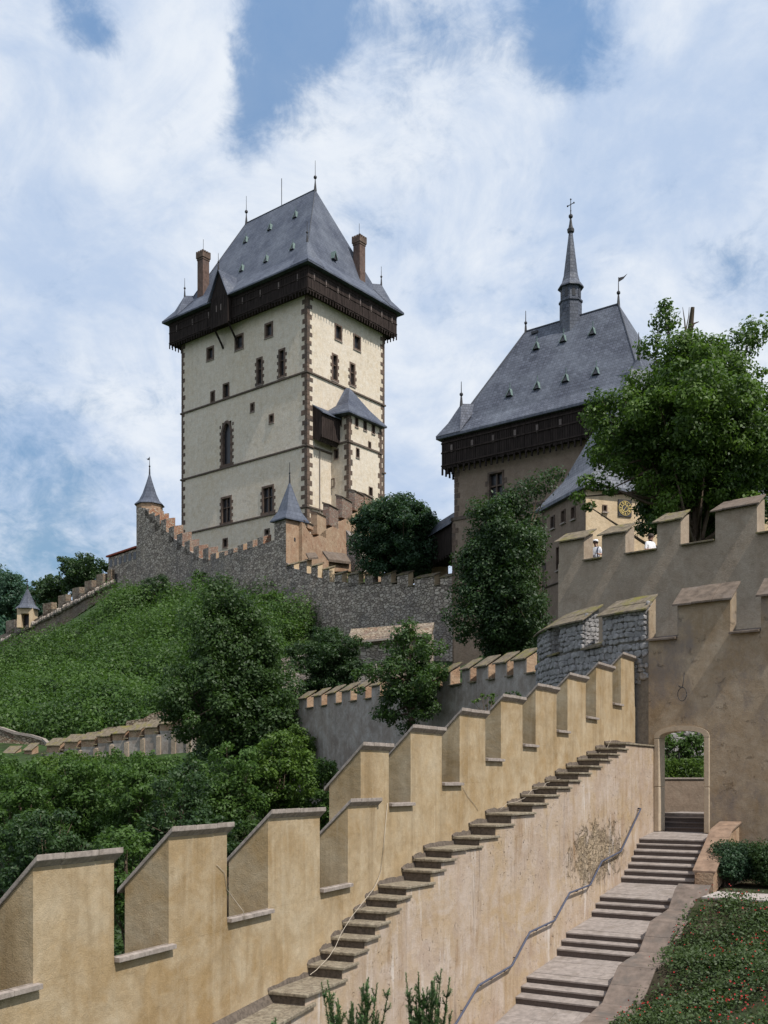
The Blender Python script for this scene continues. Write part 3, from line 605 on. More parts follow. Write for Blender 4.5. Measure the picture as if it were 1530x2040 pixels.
# stair turret on the right face
tb0, tb1, tp = 4.86, 11.93, 3.22
m = MB(); m.box(GT.pt, -tp + .55, -.003, tb0 + .55, tb1, 24, 50.35); m.box(GT.pt, -tp + .002, -tp + .55, tb1 - .4, tb1, 24, 50.35); m.box(GT.pt, -.4, -.003, tb0 + .002, tb0 + .55, 24, 50.35); tur = m.build('stair_turret', MT['cream'], gt)
m = MB(); zs = 46.4; m.box(GT.pt, -tp - .15, -.003, tb0 - .15, tb0 - .002, zs - .13, zs + .13); m.box(GT.pt, -tp - .15, -tp - .002, tb0, tb1 + .15, zs - .13, zs + .13); m.build('string_course', MT['string'], tur)
quoins(gt, lambda a, b, z: GT.pt(-tp + a, tb0 + b, z), 30, 50.2, .7, (.4, .75), (.4, .75), .04, 4)
quoins(gt, lambda a, b, z: GT.pt(-tp + a, tb1 - b, z), 34, 50.2, .7, (.4, .6), (.4, .7), .04, 6)
e = .75; ap = GT.pt(-.6, 8.0, zat(771, 145.5)); E = [GT.pt(-tp - e, tb0 - e - 1.6, 49.9), GT.pt(-tp - e, tb1 + e - .4, 50.2), GT.pt(-.05, tb1 + e - .4, 50.2), GT.pt(-.05, tb0 - e - 1.6, 50.0)]
Kk = [GT.pt(-tp * .72, tb0 + .9, 52.2), GT.pt(-tp * .72, tb1 - 1.5, 52.3), GT.pt(-.04, tb1 - 1.5, 52.3), GT.pt(-.04, tb0 + .9, 52.2)]
E[0] = GT.pt(-tp - e, tb0 - e, 50.25)
ap2 = GT.pt(-.05, 7.7, zat(771, 145.5))
m = MB(); m.add(E + Kk + [ap, ap2] + [x_ - Vector((0, 0, .2)) for x_ in E], [(0, 1, 5, 4), (1, 2, 6, 5), (3, 0, 4, 7), (4, 5, 8), (5, 6, 9, 8), (7, 4, 8, 9), (10, 11, 1, 0), (11, 12, 2, 1), (13, 10, 0, 3), (10, 13, 12, 11)])
m.build('turret_roof', MT['slate'], tur)
TL = Pl(695, 140 + 4.86 * .7766 - 3.22 * .6301, vp=-1780); TRr = Pl(695, 140 + 4.86 * .7766 - 3.22 * .6301, vp=2440)
for q in ((1080, 1297, 1100, 1350), (1060, 1465, 1083, 1518), (1043, 1615, 1063, 1660)): window(gt, TL, *zw(*q), fw=.13)
for q in ((1165, 1302, 1182, 1355), (1208, 1322, 1225, 1372), (1250, 1340, 1267, 1390), (1170, 1460, 1188, 1510), (1235, 1658, 1255, 1705), (1232, 1427, 1247, 1465)): window(gt, TRr, *zw(*q), fw=.13)
skin(tur, TL, -tp, 0, 24, 50.35, 'cream') if TL.d.x > 0 else skin(tur, TL, 0, tp, 24, 50.35, 'cream'); skin(tur, TRr, 0, tb1 - tb0, 24, 50.35, 'cream')
# timber oriel between corner and turret
q0, q1 = PLB.t(623), PLB.t(655)
def OR(d, t, z): return GT.pt(-d, t, z)
m = MB(); prof = [(0, 46.5), (1.1, 45.9), (1.6, 46.8), (1.6, 49.8), (0, 50.9)]
m.prism([OR(d, q0, z) for d, z in prof], [OR(d, tb0 - .01, z) for d, z in prof])
for i in range(9):
    x = q0 + (tb0 - q0) * i / 9; m.prism([OR(1.602, x + .03, 46.4), OR(1.602, x + .36, 46.4), OR(1.602, x + .36, 49.7), OR(1.602, x + .03, 49.7)], [OR(1.66, x + .03, 46.4), OR(1.66, x + .36, 46.4), OR(1.66, x + .36, 49.7), OR(1.66, x + .03, 49.7)])
ori = m.build('timber_oriel', MT['wood_red'], gt)
m = MB(); q = [OR(1.95, q0 - .1, 49.7), OR(1.95, tb0 + .4, 49.7), OR(0.02, tb0 + .4, 51.1), OR(.02, q0 - .1, 51.1)]; m.prism(q, [x_ + Vector((0, 0, -.15)) for x_ in q]); m.build('oriel_roof', MT['slate'], ori)
m = MB(); tx = PLB.t(636); m.tube([PLB.pt(tx, 45.3, .12), PLB.pt(tx, 33, .12)], .07, 5); m.build('downpipe', MT['coping'], gt)

# ---------------------------------------------------------------- the chapel tower (right)
CTa, CTb = (-.796, .6054), (.6054, .796); CT = Fr((20.3, 81.68), CTa, CTb); Ca, Cb = 17.6, 11.0
MT['slate2'] = slate('grey_slate', math.atan2(CTa[1], CTa[0]), (.042, .047, .068), (.09, .098, .13), .34, .3, .04)
ct = thing('chapel_tower', 'squat taupe tower under a huge steep slate roof with a needle spire on its ridge', 'castle tower', tuple(CT.pt(0, 0, 15)))
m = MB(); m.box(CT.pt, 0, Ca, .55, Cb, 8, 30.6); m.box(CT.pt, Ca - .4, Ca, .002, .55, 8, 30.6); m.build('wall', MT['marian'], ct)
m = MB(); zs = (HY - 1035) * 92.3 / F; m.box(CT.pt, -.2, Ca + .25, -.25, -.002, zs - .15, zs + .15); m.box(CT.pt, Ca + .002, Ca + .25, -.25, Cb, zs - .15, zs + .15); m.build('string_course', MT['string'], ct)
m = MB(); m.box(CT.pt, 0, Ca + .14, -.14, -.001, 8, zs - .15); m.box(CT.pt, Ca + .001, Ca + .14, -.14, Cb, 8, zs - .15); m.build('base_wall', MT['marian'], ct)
quoins(ct, lambda a, b, z: CT.pt(Ca - a, b, z), zs + .2, 27.6, .5, (.35, .6), (.35, .6), .03, 8)
quoins(ct, lambda a, b, z: CT.pt(Ca + .14 - a, b - .14, z), 14, zs - .4, .5, (.35, .6), (.35, .6), .03, 9)
hoarding(ct, CT, Ca, Cb, 27.7, 30.5, .8, .22, 7, slits=9, slit_h=.62)
main_roof(ct, CT, Ca, Cb, 1.2, 30.5, 31.9, .2, 4.46, 13.5, 40.8, 'slate2', gz=33.6, gt=.43, gl=2.6)
finial(ct, CT.pt(4.46, 5.5, 40.8), 2.3, .17, flag=.8); finial(ct, CT.pt(13.5, 5.5, 40.8), 1.9, .15)
PC = Pl(905.7, 92.3, vp=-1950)
window(ct, PC, 972, 1004, 939, 1010, fw=.16, mull=1, trans=1, teeth=True)
skin(ct, PC, PC.t(905.7) - Ca if PC.d.x < 0 else 0, PC.t(905.7) if PC.d.x < 0 else Ca, 8, 30.6, 'marian')
for (x, y) in ((535, 700), (650, 668), (775, 637), (420, 900), (538, 870), (660, 838), (790, 808)):
    t, z = roof_hit(CT, Cb / 2, .2, 31.9, 40.8, 820 + x / 2.148, 370 + y / 2.148); dormer(ct, CT, Ca, Cb, 31.9, .2, 40.8, True, t, z, .6, .66)
t, z = roof_hit(CT, Cb / 2, .2, 31.9, 40.8, 1066, 663); inn = .2 + (z - 31.9) * 5.3 / 8.9
m = MB(); m.box(CT.pt, t - .3, t + .3, inn - .2, inn + .3, z - .1, z + .12); m.build('roof_hatch', MT['dark'], ct)
sp = CT.pt(8.98, 5.5, 39.2); r8 = R(22.5) + math.atan2(CTa[1], CTa[0])
m = MB(); m.lathe(sp, [(.97, 0), (.97, 2.9)], 8, r8); spi = m.build('spire', MT['slate2'], ct)
m = MB(); m.lathe(sp, [(1.06, 2.902), (1.06, 3.05), (.9, 3.06), (.9, 4.3), (.95, 4.31)], 8, r8); m.build('belfry', MT['slate2'], spi)
m = MB()
for j in range(8):
    a = r8 + R(22.5) + j * R(45); d = Vector((math.cos(a), math.sin(a), 0)); tt = Vector((-d.y, d.x, 0)); c0 = sp + d * .835
    for s_ in (0,): m.prism([c0 + tt * x + Vector((0, 0, z)) for x, z in ((-.15, 3.25), (.15, 3.25), (.15, 3.9), (0, 4.15), (-.15, 3.9))], [c0 + d * .03 + tt * x + Vector((0, 0, z)) for x, z in ((-.15, 3.25), (.15, 3.25), (.15, 3.9), (0, 4.15), (-.15, 3.9))])
m.build('belfry_shade_panels', MT['dark'], spi)  # near-black panels on the drum, painted shade of the belfry openings
m = MB(); m.lathe(sp, [(1.15, 4.2), (1.12, 4.32), (.78, 4.8), (.62, 5.4), (.44, 6.9), (.17, 9.15)], 8, r8); m.build('spire_cone', MT['slate2'], spi)
m = MB(); m.lathe(sp, [(.17, 9.1), (.3, 9.2), (.32, 9.45), (.2, 9.6), (.14, 9.9), (.05, 10.6), (.03, 12.1)], 8); m.ball(sp + Vector((0, 0, 10.6)), .2)
cz = 11.65; m.tube([sp + Vector((-.26, .1, cz - .1)), sp + Vector((.26, -.1, cz + .1))], .04, 4); m.ball(sp + Vector((-.26, .1, cz - .1)), .08, 5); m.ball(sp + Vector((.26, -.1, cz + .1)), .08, 5); m.ball(sp + Vector((0, 0, 12.1)), .08, 5); m.ball(sp + Vector((0, 0, 11.1)), .07, 5)
m.build('spire_cross', MT['iron'], spi)
# covered bridge to its left
br = thing('covered_bridge', 'roofed dark timber bridge between the leafy tree and the taupe chapel tower', 'bridge', (4, 95, 20))
BP = Pl(903, 95.5, u1=770, Y1=113)
t0, t1 = 0, BP.t(770); zb_, ze_, zr_ = (HY - 1090) * 93.5 / F, (HY - 1030) * 93.5 / F, (HY - 999) * 94.5 / F
m = MB(); m.run(BP, t0, t1, [(0, zb_ + .2), (0, ze_), (-2.4, ze_), (-2.4, zb_ + .2)])
n = 60
for i in range(n): a = t0 + (t1 - t0) * i / n; m.run(BP, a + .01, a + (t1 - t0) / n * .9, [(0.002, zb_ - (.2 if i % 2 else 0)), (0.002, ze_), (.05, ze_), (.05, zb_ - (.2 if i % 2 else 0))])
m.build('plank_wall', MT['wood'], br, kind='stuff')
m = MB(); m.run(BP, t0, t1, [(.35, ze_ - .15), (-1.2, zr_), (-2.8, ze_ - .15), (-1.2, zr_ - .2)]); m.build('roof', MT['slate2'], br)
# small sunlit turret seen under the bridge
st = thing('small_turret', 'small sunlit plaster turret with curved slate roof under the covered bridge', 'turret', tuple(P(878, 1145, 104)))
c = P(877, 1120, 104); m = MB(); m.wbox(c.x - .9, c.x + .75, c.y - 1, c.y + 1, 12, c.z + .1); m.build('wall', MT['yellow'], st)
m = MB(); m.lathe(c + Vector((-.1, 0, .1)), [(1.5, -.1), (1.05, .35), (.7, .9), (.25, 1.6), (.05, 2.2)], 4, R(45)); m.build('roof', MT['slate2'], st)

# ---------------------------------------------------------------- clock house
KH = Fr((.19467 * 65, 65), (-.3148, .949), (.949, .3148))
MT['slate3'] = slate('shingle_roof', math.atan2(.949, -.3148), (.075, .08, .10), (.15, .155, .18), .3, .26, .05)
kh = thing('clock_house', 'house with steep grey roof and black and gold clock on its sunny yellow wall', 'house', (12.6, 65, 9))
m = MB(); m.box(KH.pt, .55, 5.9, .55, 14, 4, 18.45); m.box(KH.pt, 5.5, 5.9, .002, .55, 4, 18.45); m.build('wall', MT['yellow'], kh)
e = .35; zk = 20.3
m = MB(); E = [(-e, -e), (5.9 + e, -e), (5.9 + e, 14 + e), (-e, 14 + e)]; B = [(.5, 1.3), (5.4, 1.3), (5.4, 13), (.5, 13)]
m.add([KH.pt(*q, 18.45) for q in E] + [KH.pt(*q, zk) for q in B] + [KH.pt(2.95, 5.1, 27.6), KH.pt(2.95, 9.5, 27.6)] + [KH.pt(*q, 18.25) for q in E],
      [(0, 1, 5, 4), (1, 2, 6, 5), (2, 3, 7, 6), (3, 0, 4, 7), (4, 5, 8), (5, 6, 9, 8), (6, 7, 9), (7, 4, 8, 9), (10, 11, 1, 0), (11, 12, 2, 1), (12, 13, 3, 2), (13, 10, 0, 3), (13, 12, 11, 10)])
m.build('roof', MT['slate3'], kh)
KL = Pl(1167, 65, vp=80); KRt = Pl(1167, 65, vp=6945)
for q in ((605, 1440), (650, 1415), (693, 1400)): x, y = 820 + q[0] / 2.148, 370 + q[1] / 2.148; window(kh, KL, x - 4, x + 4, y - 13, y + 13, fw=.08)
window(kh, KL, 1109, 1116, 1089, 1136, fw=.07); window(kh, KRt, 1200, 1209, 1006, 1020, fw=.07)
skin(kh, KL, 0, 5.9, 4, 18.45, 'marian', name='shaded_side_wall'); skin(kh, KRt, 0, 14, 4, 18.45, 'yellow')  # left face is the shaded side: shade put in as taupe plaster
m = MB(); t0, z0 = KL.tz(1083, 1172); m.run(KL, KL.t(1167), t0, [(0, z0 - .1), (.12, z0), (0, z0 + .1)]); m.build('string_course', MT['string'], kh)
quoins(kh, lambda a, b, z: KH.pt(5.9 - a, b, z), 9, 18.2, .5, (.25, .5), (.1, .2), .03, 12)
ck = bpy.data.objects.new('clock_face', None)
tc_, zc_ = KRt.tz(1244, 1013); hw = (KRt.t(1257) - KRt.t(1231)) / 2; hw = abs(hw)
m = MB(); m.wall(KRt, [(tc_ - hw, zc_ - hw * 1.12), (tc_ + hw, zc_ - hw * 1.12), (tc_ + hw, zc_ + hw * 1.12), (tc_ - hw, zc_ + hw * 1.12)], 0, .08); ckf = m.build('clock_face', MT['iron'], kh)
MT['gold'] = simple('gilding', (.62, .47, .16), .5, .1, 4, .001, .5)
MT['black'] = simple('black_paint', (.015, .015, .015), .6, .1, 4, .001, .3)
def ring(m, r0, r1, o0, o1, n=32):
    for i in range(n):
        a, b = 2 * math.pi * i / n, 2 * math.pi * (i + 1) / n
        m.wall(KRt, [(tc_ + r * math.cos(x), zc_ + r * math.sin(x)) for r, x in ((r0, a), (r1, a), (r1, b), (r0, b))], o0, o1)
m = MB(); ring(m, hw * .93, hw * .98, .081, .10); ring(m, hw * .42, hw * .5, .081, .10)
num = ['XII', 'I', 'II', 'III', 'IIII', 'V', 'VI', 'VII', 'VIII', 'IX', 'X', 'XI']
def stroke(m, hx, x0, y0, x1, y1, wd, ang):
    L = math.hypot(x1 - x0, y1 - y0); ux, uy = (x1 - x0) / L, (y1 - y0) / L; px_, py_ = -uy * wd / 2, ux * wd / 2
    q = [(x0 - px_, y0 - py_), (x1 - px_, y1 - py_), (x1 + px_, y1 + py_), (x0 + px_, y0 + py_)]; ca, sa = math.cos(ang), math.sin(ang)
    m.wall(KRt, [(tc_ + (x * ca + y * sa) * 1, zc_ + (-x * sa + y * ca)) for x, y in q], .081, .11)
sgn = 1 if KRt.d.x > 0 else -1
for i, s_ in enumerate(num):
    wds = {'I': .07, 'V': .13, 'X': .13}; tot = sum(wds[c_] for c_ in s_) * hw; x = -tot / 2; rr0, rr1 = hw * .58, hw * .88
    for c_ in s_:
        wc = wds[c_] * hw
        if c_ == 'I': stroke(m, 0, x + wc / 2, rr0, x + wc / 2, rr1, .045 * hw, R(30 * i))
        if c_ == 'V': stroke(m, 0, x + .01, rr1, x + wc / 2, rr0, .045 * hw, R(30 * i)); stroke(m, 0, x + wc / 2, rr0, x + wc - .01, rr1, .03 * hw, R(30 * i))
        if c_ == 'X': stroke(m, 0, x + .01, rr1, x + wc - .01, rr0, .045 * hw, R(30 * i)); stroke(m, 0, x + .01, rr0, x + wc - .01, rr1, .03 * hw, R(30 * i))
        x += wc
m.build('numerals', MT['gold'], ckf)
m = MB(); stroke(m, 0, 0, -.05, 0, hw * .55, .05 * hw, R(40)); stroke(m, 0, 0, -.08, 0, hw * .36, .06 * hw, R(215)); m.build('clock_hands', MT['gold'], ckf)
bpy.data.objects.remove(ck)
# house whose sunny wall shows at the right edge
rh = thing('sunny_house', 'sunlit yellow house wall under a low roof at the right edge above the battlements', 'house', (22, 56, 8))
HP = Pl(1508, 56, vp=5200); t1 = HP.t(1700); tz0 = (HY - 1008) * 56 / F
m = MB(); m.run(HP, 0, t1, [(0, 4), (0, tz0), (-6, tz0), (-6, 4)]); m.build('wall', MT['yellow'], rh)
m = MB(); m.run(HP, -.25, t1, [(.35, tz0 - .02), (.35, tz0 + .15), (-3, tz0 + 1.0), (-6.3, tz0 + .15), (-6.3, tz0 - .02)]); m.build('roof', MT['cap_brown'], rh)
t0 = HP.t(1528)
# ---------------------------------------------------------------- battlement wall in the foreground
WA = Pl(1265, 30.33, vp=2030); WB = Pl(757, 18.2, vp=1680); TH = .65
tJ_A, tJ_B = WA.t(757), WB.t(757)
bw = thing('battlement_wall', 'long ochre plaster wall with tall merlons stepping down to the left foreground', 'wall', tuple(WA.pt(tJ_A, -6, 0)))
# merlons: wall, u0, u1, coping top v (at u of left end), sill v and u beyond
MB_ = [(WB, -175, -45, (-170, 1728)), (WB, 66, 227, (69, 1702)), (WB, 336, 452, (338, 1645)), (WB, 534, 637, (537, 1612)), (WB, 693, 751, (697, 1590)),
       (WA, 718.6, 774.5, (720, 1478)), (WA, 818, 880, (820, 1443)), (WA, 915.7, 966.7, (918, 1410)), (WA, 998, 1041, (1000, 1382)), (WA, 1067, 1108.6, (1069, 1361)), (WA, 1130.6, 1167, (1133, 1340)), (WA, 1187.6, 1220, (1190, 1319)), (WA, 1237, 1264.6, (1239, 1299.6))]
# sills between them: wall, u, v
SL = [(WB, 40, 1966), (WB, 280, 1894), (WB, 496, 1819), (WB, 664, 1765), None, (WA, 799, 1599), (WA, 900, 1559), (WA, 984, 1511), (WA, 1055, 1483), (WA, 1122, 1455.5), (WA, 1180, 1428.5), (WA, 1230, 1401.5)]
drop = .62
info = []
for i, (pl, u0, u1, (ut, vt)) in enumerate(MB_):
    t0, t1 = pl.t(u0), pl.t(u1); t0, t1 = min(t0, t1), max(t0, t1); zt = pl.tz(ut, vt)[1]; info.append([pl, t0, t1, zt])
info[0][1] = info[0][1]; sz = []
for s_ in SL: sz.append(None if s_ is None else s_[0].tz(s_[1], s_[2])[1])
def zl(i):  # sill height on the left of merlon i
    if i == 0: return sz[0] - .1
    return sz[i - 1] if sz[i - 1] is not None else sz[i - 2] + .2
# body polygons
def body(pl, idx, tstart, tend, left_first=True):
    poly = [(tstart, -9.0), (tend, -9.0)]; top = []
    t = tstart
    for i in idx:
        _, a, b, zt = info[i]
        s0 = sz[i - 1] if i > 0 else sz[0] - .1
        if s0 is None: s0 = sz[i]
        zm = min(s0, sz[i] if i < len(sz) and sz[i] is not None else s0)
        top += [(a, s0), (a, zm), (b, zm)] if i > 0 else [(tstart, s0), (a, s0), (a, zm), (b, zm)]
        base[i] = zm
        if i < len(sz) and sz[i] is not None: top += [(b, sz[i])]
    if top[0][0] > tstart: top = [(tstart, top[0][1])] + top
    if top[-1][0] < tend: top.append((tend, top[-1][1]))
    cl = [top[0]]
    for q in top[1:]:
        if abs(q[0] - cl[-1][0]) > 1e-6 or abs(q[1] - cl[-1][1]) > 1e-6: cl.append(q)
    m = MB(); m.prism([pl.pt(t, z, 0) for t, z in poly + cl[::-1]], [pl.pt(t, z, -TH) for t, z in poly + [(t, z - drop) for t, z in cl[::-1]]]); return m.build('wall_body', MT['plaster'], bw)
base = {}
body(WB, range(0, 5), info[0][1] - 1.0, tJ_B)
info[5][1]
body(WA, range(5, 13), tJ_A - .72, WA.t(1265) + .02)
for i, (pl, a, b, zt) in enumerate(info):
    z0 = base[i] + .0015
    prof = [(0, z0), (0, zt - .07), (-TH, zt - .07 - drop), (-TH, z0 - drop)]
    m = MB(); m.run(pl, a, b, prof); me_ = m.build('merlon', MT['plaster'], bw)
    # sloping cover slabs, pieces about half a metre long
    n = max(2, round((b - a + .14) / .42)); r = random.Random(i)
    ov = .075; k = drop / TH
    cuts = [a - .03 + (b - a + .11) * (j + (r.uniform(-.12, .12) if 0 < j < n else 0)) / n for j in range(n + 1)]
    for j in range(n):
        dz = r.uniform(-.004, .004); g_ = .004
        p_ = [(ov, zt - .065 + dz + ov * k * .0), (ov, zt + .0 + dz), (-TH - .1, zt - (TH + .1 + ov) * k + dz), (-TH - .1, zt - .06 - (TH + .1 + ov) * k + dz)]
        q = MB(); q.run(pl, cuts[j] + g_, cuts[j + 1] - g_, p_); q.build('coping_stone', MT['coping'], me_, bevel=.008)
# sill slabs in the embrasures
for i in range(12):
    if sz[i] is None: continue
    pl = info[i][0]; a = info[i][2]; b = info[i + 1][1] if info[i + 1][0] is pl else None
    zz = sz[i]; n = 2
    if i < 1: b = info[1][1]
    for j in range(n):
        x0, x1 = a + .003 + (b - a - .006 + .07) * j / n, a + .003 + (b - a - .006 + .07) * (j + 1) / n
        oo = .075
        q = MB(); q.prism([pl.pt(x0, zz - .06 + dz, o) for o, dz in ((.001, 0), (oo, 0), (oo, .055), (.001, .06))], [pl.pt(x1 - .004, zz - .06 + dz, o) for o, dz in ((.001, 0), (oo, 0), (oo, .055), (.001, .06))])
        x1b = min(x1 - .004, b - .003)
        q.prism([pl.pt(x0, zz + dz, o) for o, dz in ((oo - .001, -.004), (oo - .001, .0), (-TH - .05, -.0 + .012), (-TH - .05, .002))][::-1] if False else [pl.pt(x0, zz + dz, o) for o, dz in ((.0, .001), (.0, .012), (-TH - .05, -drop + .0), (-TH - .05, -drop - .04))], [pl.pt(x1b, zz + dz, o) for o, dz in ((.0, .001), (.0, .012), (-TH - .05, -drop + .0), (-TH - .05, -drop - .04))])
        q.build('sill_stone', MT['coping'], bw, bevel=.006)
# cables clipped to the wall and trailing down the steps
def cable(lab, pts, r_=.008, mat='wire'):
    m = MB(); m.tube(pts, r_ * .6, 5); o = m.build('cable', MT[mat], None, smooth=True); tag(o, lab, 'cable'); return o
def on(pl, u, v, o=.012): t, z = pl.tz(u, v, o); return pl.pt(t, z, o)
cable('thin pale cable slanting across the second embrasure of the foreground wall', [on(WB, 432, 1723), on(WB, 447, 1738), on(WB, 452, 1772), on(WB, 470, 1796), on(WB, 485, 1816, .1), on(WB, 489, 1838, .09)], .007)
cable('thin cable sagging from a high embrasure sill to the ledge steps', [on(WA, 922, 1568), on(WA, 930, 1584), on(WA, 945, 1603), on(WA, 953, 1615)], .007)

# ---------------------------------------------------------------- ledge wall with slab steps
WC = Pl(1303, 29.98, vp=2030); WD = Pl(814, 17.92, vp=1680)
LWA, LWB = -.585, -.60
lw = thing('stepped_ledge_wall', 'weathered streaked plaster wall under the battlements topped with mossy stone steps', 'wall', tuple(WC.pt(WC.t(900), -6, 0)))
up = [(862.7, 1734), (883.7, 1712), (904.6, 1691), (959.5, 1667.5), (991.5, 1643), (1023, 1620), (1064.7, 1600), (1089.5, 1583), (1113, 1567), (1136.6, 1553), (1156, 1538), (1177, 1524.4), (1198, 1511), (1216, 1500), (1233, 1489), (1250, 1479)]
lo_ = [(614, 1980), (687.6, 1926), (711, 1897.5), (732, 1870), (753, 1841), (774, 1815), (796, 1789)]
SU = [WC.tz(u, v, .05) for u, v in up]; SD = [WD.tz(u, v, .05) for u, v in lo_]
t8c, z8 = WC.tz(814.4, 1765.5, .05); t8d = WD.tz(814.4, 1765.5, .05)[0]
ends_c = [s_[0] for s_ in SU[1:]] + [WC.t(1304)]
poly = [(t8c, -8)] + [(t8c, z8 - .07)]
for i, (t, z) in enumerate(SU): poly += [(t, poly[-1][1]), (t, z - .07)]
poly += [(ends_c[-1], SU[-1][1] - .07), (ends_c[-1], -8)]
m = MB(); m.wall(WC, poly, LWA, 0); m.build('wall_body', MT['ledge'], lw)
lz0, lz1 = WD.tz(546, 2040)[1], WD.tz(618, 1999)[1]; tA, tB = WD.t(546), WD.t(618)
sl = (lz1 - lz0) / (tB - tA); tS = WD.t(250)
poly = [(tS, -8), (tS, lz1 - (tB - tS) * sl - .07), (tB, lz1 - .07)]
for i, (t, z) in enumerate(SD): poly += [(t, poly[-1][1]), (t, z - .07)]
poly += [(t8d, SD[-1][1] - .07), (t8d, -8)]
m = MB(); m.wall(WD, poly, LWB, 0); m.build('wall_body', MT['ledge'], lw)
def slab(pl, t0, t1, z, w_, seed, zr):
    r = random.Random(seed); n = max(1, round((t1 - t0) / .75)); T = .055
    for j in range(n):
        a = t0 - (.05 if j == 0 else 0) + (t1 - t0) * j / n; b = t0 + (t1 - t0) * (j + 1) / n + (.12 if j == n - 1 else 0); s_ = r.uniform(-.012, .012); tw = r.uniform(-.012, .012)
        q = MB(); q.prism([pl.pt(a + .004 + s_, z - T, w_ + .002), pl.pt(a + .004 - s_, z - T, .05 + tw), pl.pt(b - .004, z - T, .05 + tw), pl.pt(b - .004, z - T, w_ + .002)],
                          [pl.pt(a + .004 + s_, z, w_ + .002), pl.pt(a + .004 - s_, z - .006, .05 + tw), pl.pt(b - .004, z - .004, .05 + tw), pl.pt(b - .004, z, w_ + .002)])
        q.build('ledge_slab', MT['slab'], lw, bevel=.012)
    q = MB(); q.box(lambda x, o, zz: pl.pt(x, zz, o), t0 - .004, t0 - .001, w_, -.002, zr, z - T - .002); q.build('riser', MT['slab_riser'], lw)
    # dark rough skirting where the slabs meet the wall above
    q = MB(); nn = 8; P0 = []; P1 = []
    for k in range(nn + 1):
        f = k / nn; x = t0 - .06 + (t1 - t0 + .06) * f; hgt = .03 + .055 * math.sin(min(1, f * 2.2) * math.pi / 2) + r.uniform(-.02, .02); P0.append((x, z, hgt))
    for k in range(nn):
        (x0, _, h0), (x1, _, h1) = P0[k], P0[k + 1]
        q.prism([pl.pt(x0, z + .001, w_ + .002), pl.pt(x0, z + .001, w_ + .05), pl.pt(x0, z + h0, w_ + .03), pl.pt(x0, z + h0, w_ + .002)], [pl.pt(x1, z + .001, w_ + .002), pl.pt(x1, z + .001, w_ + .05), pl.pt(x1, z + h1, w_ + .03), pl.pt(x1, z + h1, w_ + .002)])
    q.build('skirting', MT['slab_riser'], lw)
for i, (t, z) in enumerate(SU): slab(WC, t, ends_c[i] if i < len(ends_c) else t + .5, z, LWA, i, (SU[i - 1][1] if i else z8))
slab(WC, t8c, SU[0][0], z8, LWA, 77, SD[-1][1])
for i, (t, z) in enumerate(SD): slab(WD, t, (SD[i + 1][0] if i + 1 < len(SD) else t8d + .06), z, LWB, 40 + i, (SD[i - 1][1] if i else lz1))
nn = 5
for j in range(nn):
    a, b = tS + (tB + .1 - tS) * j / nn, tS + (tB + .1 - tS) * (j + 1) / nn; za, zb = lz1 - (tB - a) * sl, lz1 - (tB - b) * sl
    q = MB(); q.prism([WD.pt(a + .004, za - .06, LWB + .002), WD.pt(a + .004, za - .06, .05), WD.pt(a + .004, za, .05), WD.pt(a + .004, za + .005, LWB + .002)], [WD.pt(b - .004, zb - .06, LWB + .002), WD.pt(b - .004, zb - .06, .05), WD.pt(b - .004, zb, .05), WD.pt(b - .004, zb + .005, LWB + .002)])
    q.build('ledge_slab', MT['slab'], lw, bevel=.012)
q = MB()
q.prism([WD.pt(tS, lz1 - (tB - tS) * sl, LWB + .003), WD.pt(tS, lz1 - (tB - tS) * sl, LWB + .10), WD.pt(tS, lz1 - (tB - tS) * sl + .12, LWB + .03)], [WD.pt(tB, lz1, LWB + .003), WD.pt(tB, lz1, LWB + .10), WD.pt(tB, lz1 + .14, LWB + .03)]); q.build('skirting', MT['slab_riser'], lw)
cp_ = []
for u, v, pl in ((772, 1600, None), (765, 1680, None), (758, 1738, None)): cp_.append(on(WA, u, v, .02))
for (u, v) in ((752, 1757), (742, 1775), (722, 1800), (700, 1828), (680, 1860), (668, 1888), (655, 1908), (630, 1934), (618, 1943)):
    t, z = WD.tz(u, v, -.35); cp_.append(WD.pt(t, z + .01, -.35))
cable('long pale cable hanging down the wall and trailing over the lower ledge steps', cp_, .009)
cp_ = []
for (u, v) in ((1217, 1475), (1209, 1492), (1198, 1497), (1190, 1506), (1178, 1512), (1172, 1523), (1158, 1528), (1150, 1538), (1130, 1543), (1118, 1552), (1088, 1561), (1080, 1572), (1060, 1574), (1047, 1590), (1030, 1598), (1010, 1602), (997, 1613)):
    t, z = WC.tz(u, v, -.45); cp_.append(WC.pt(t, z + .012, -.45))
cable('pale cable lying across the upper ledge steps near the doorway', cp_, .008)

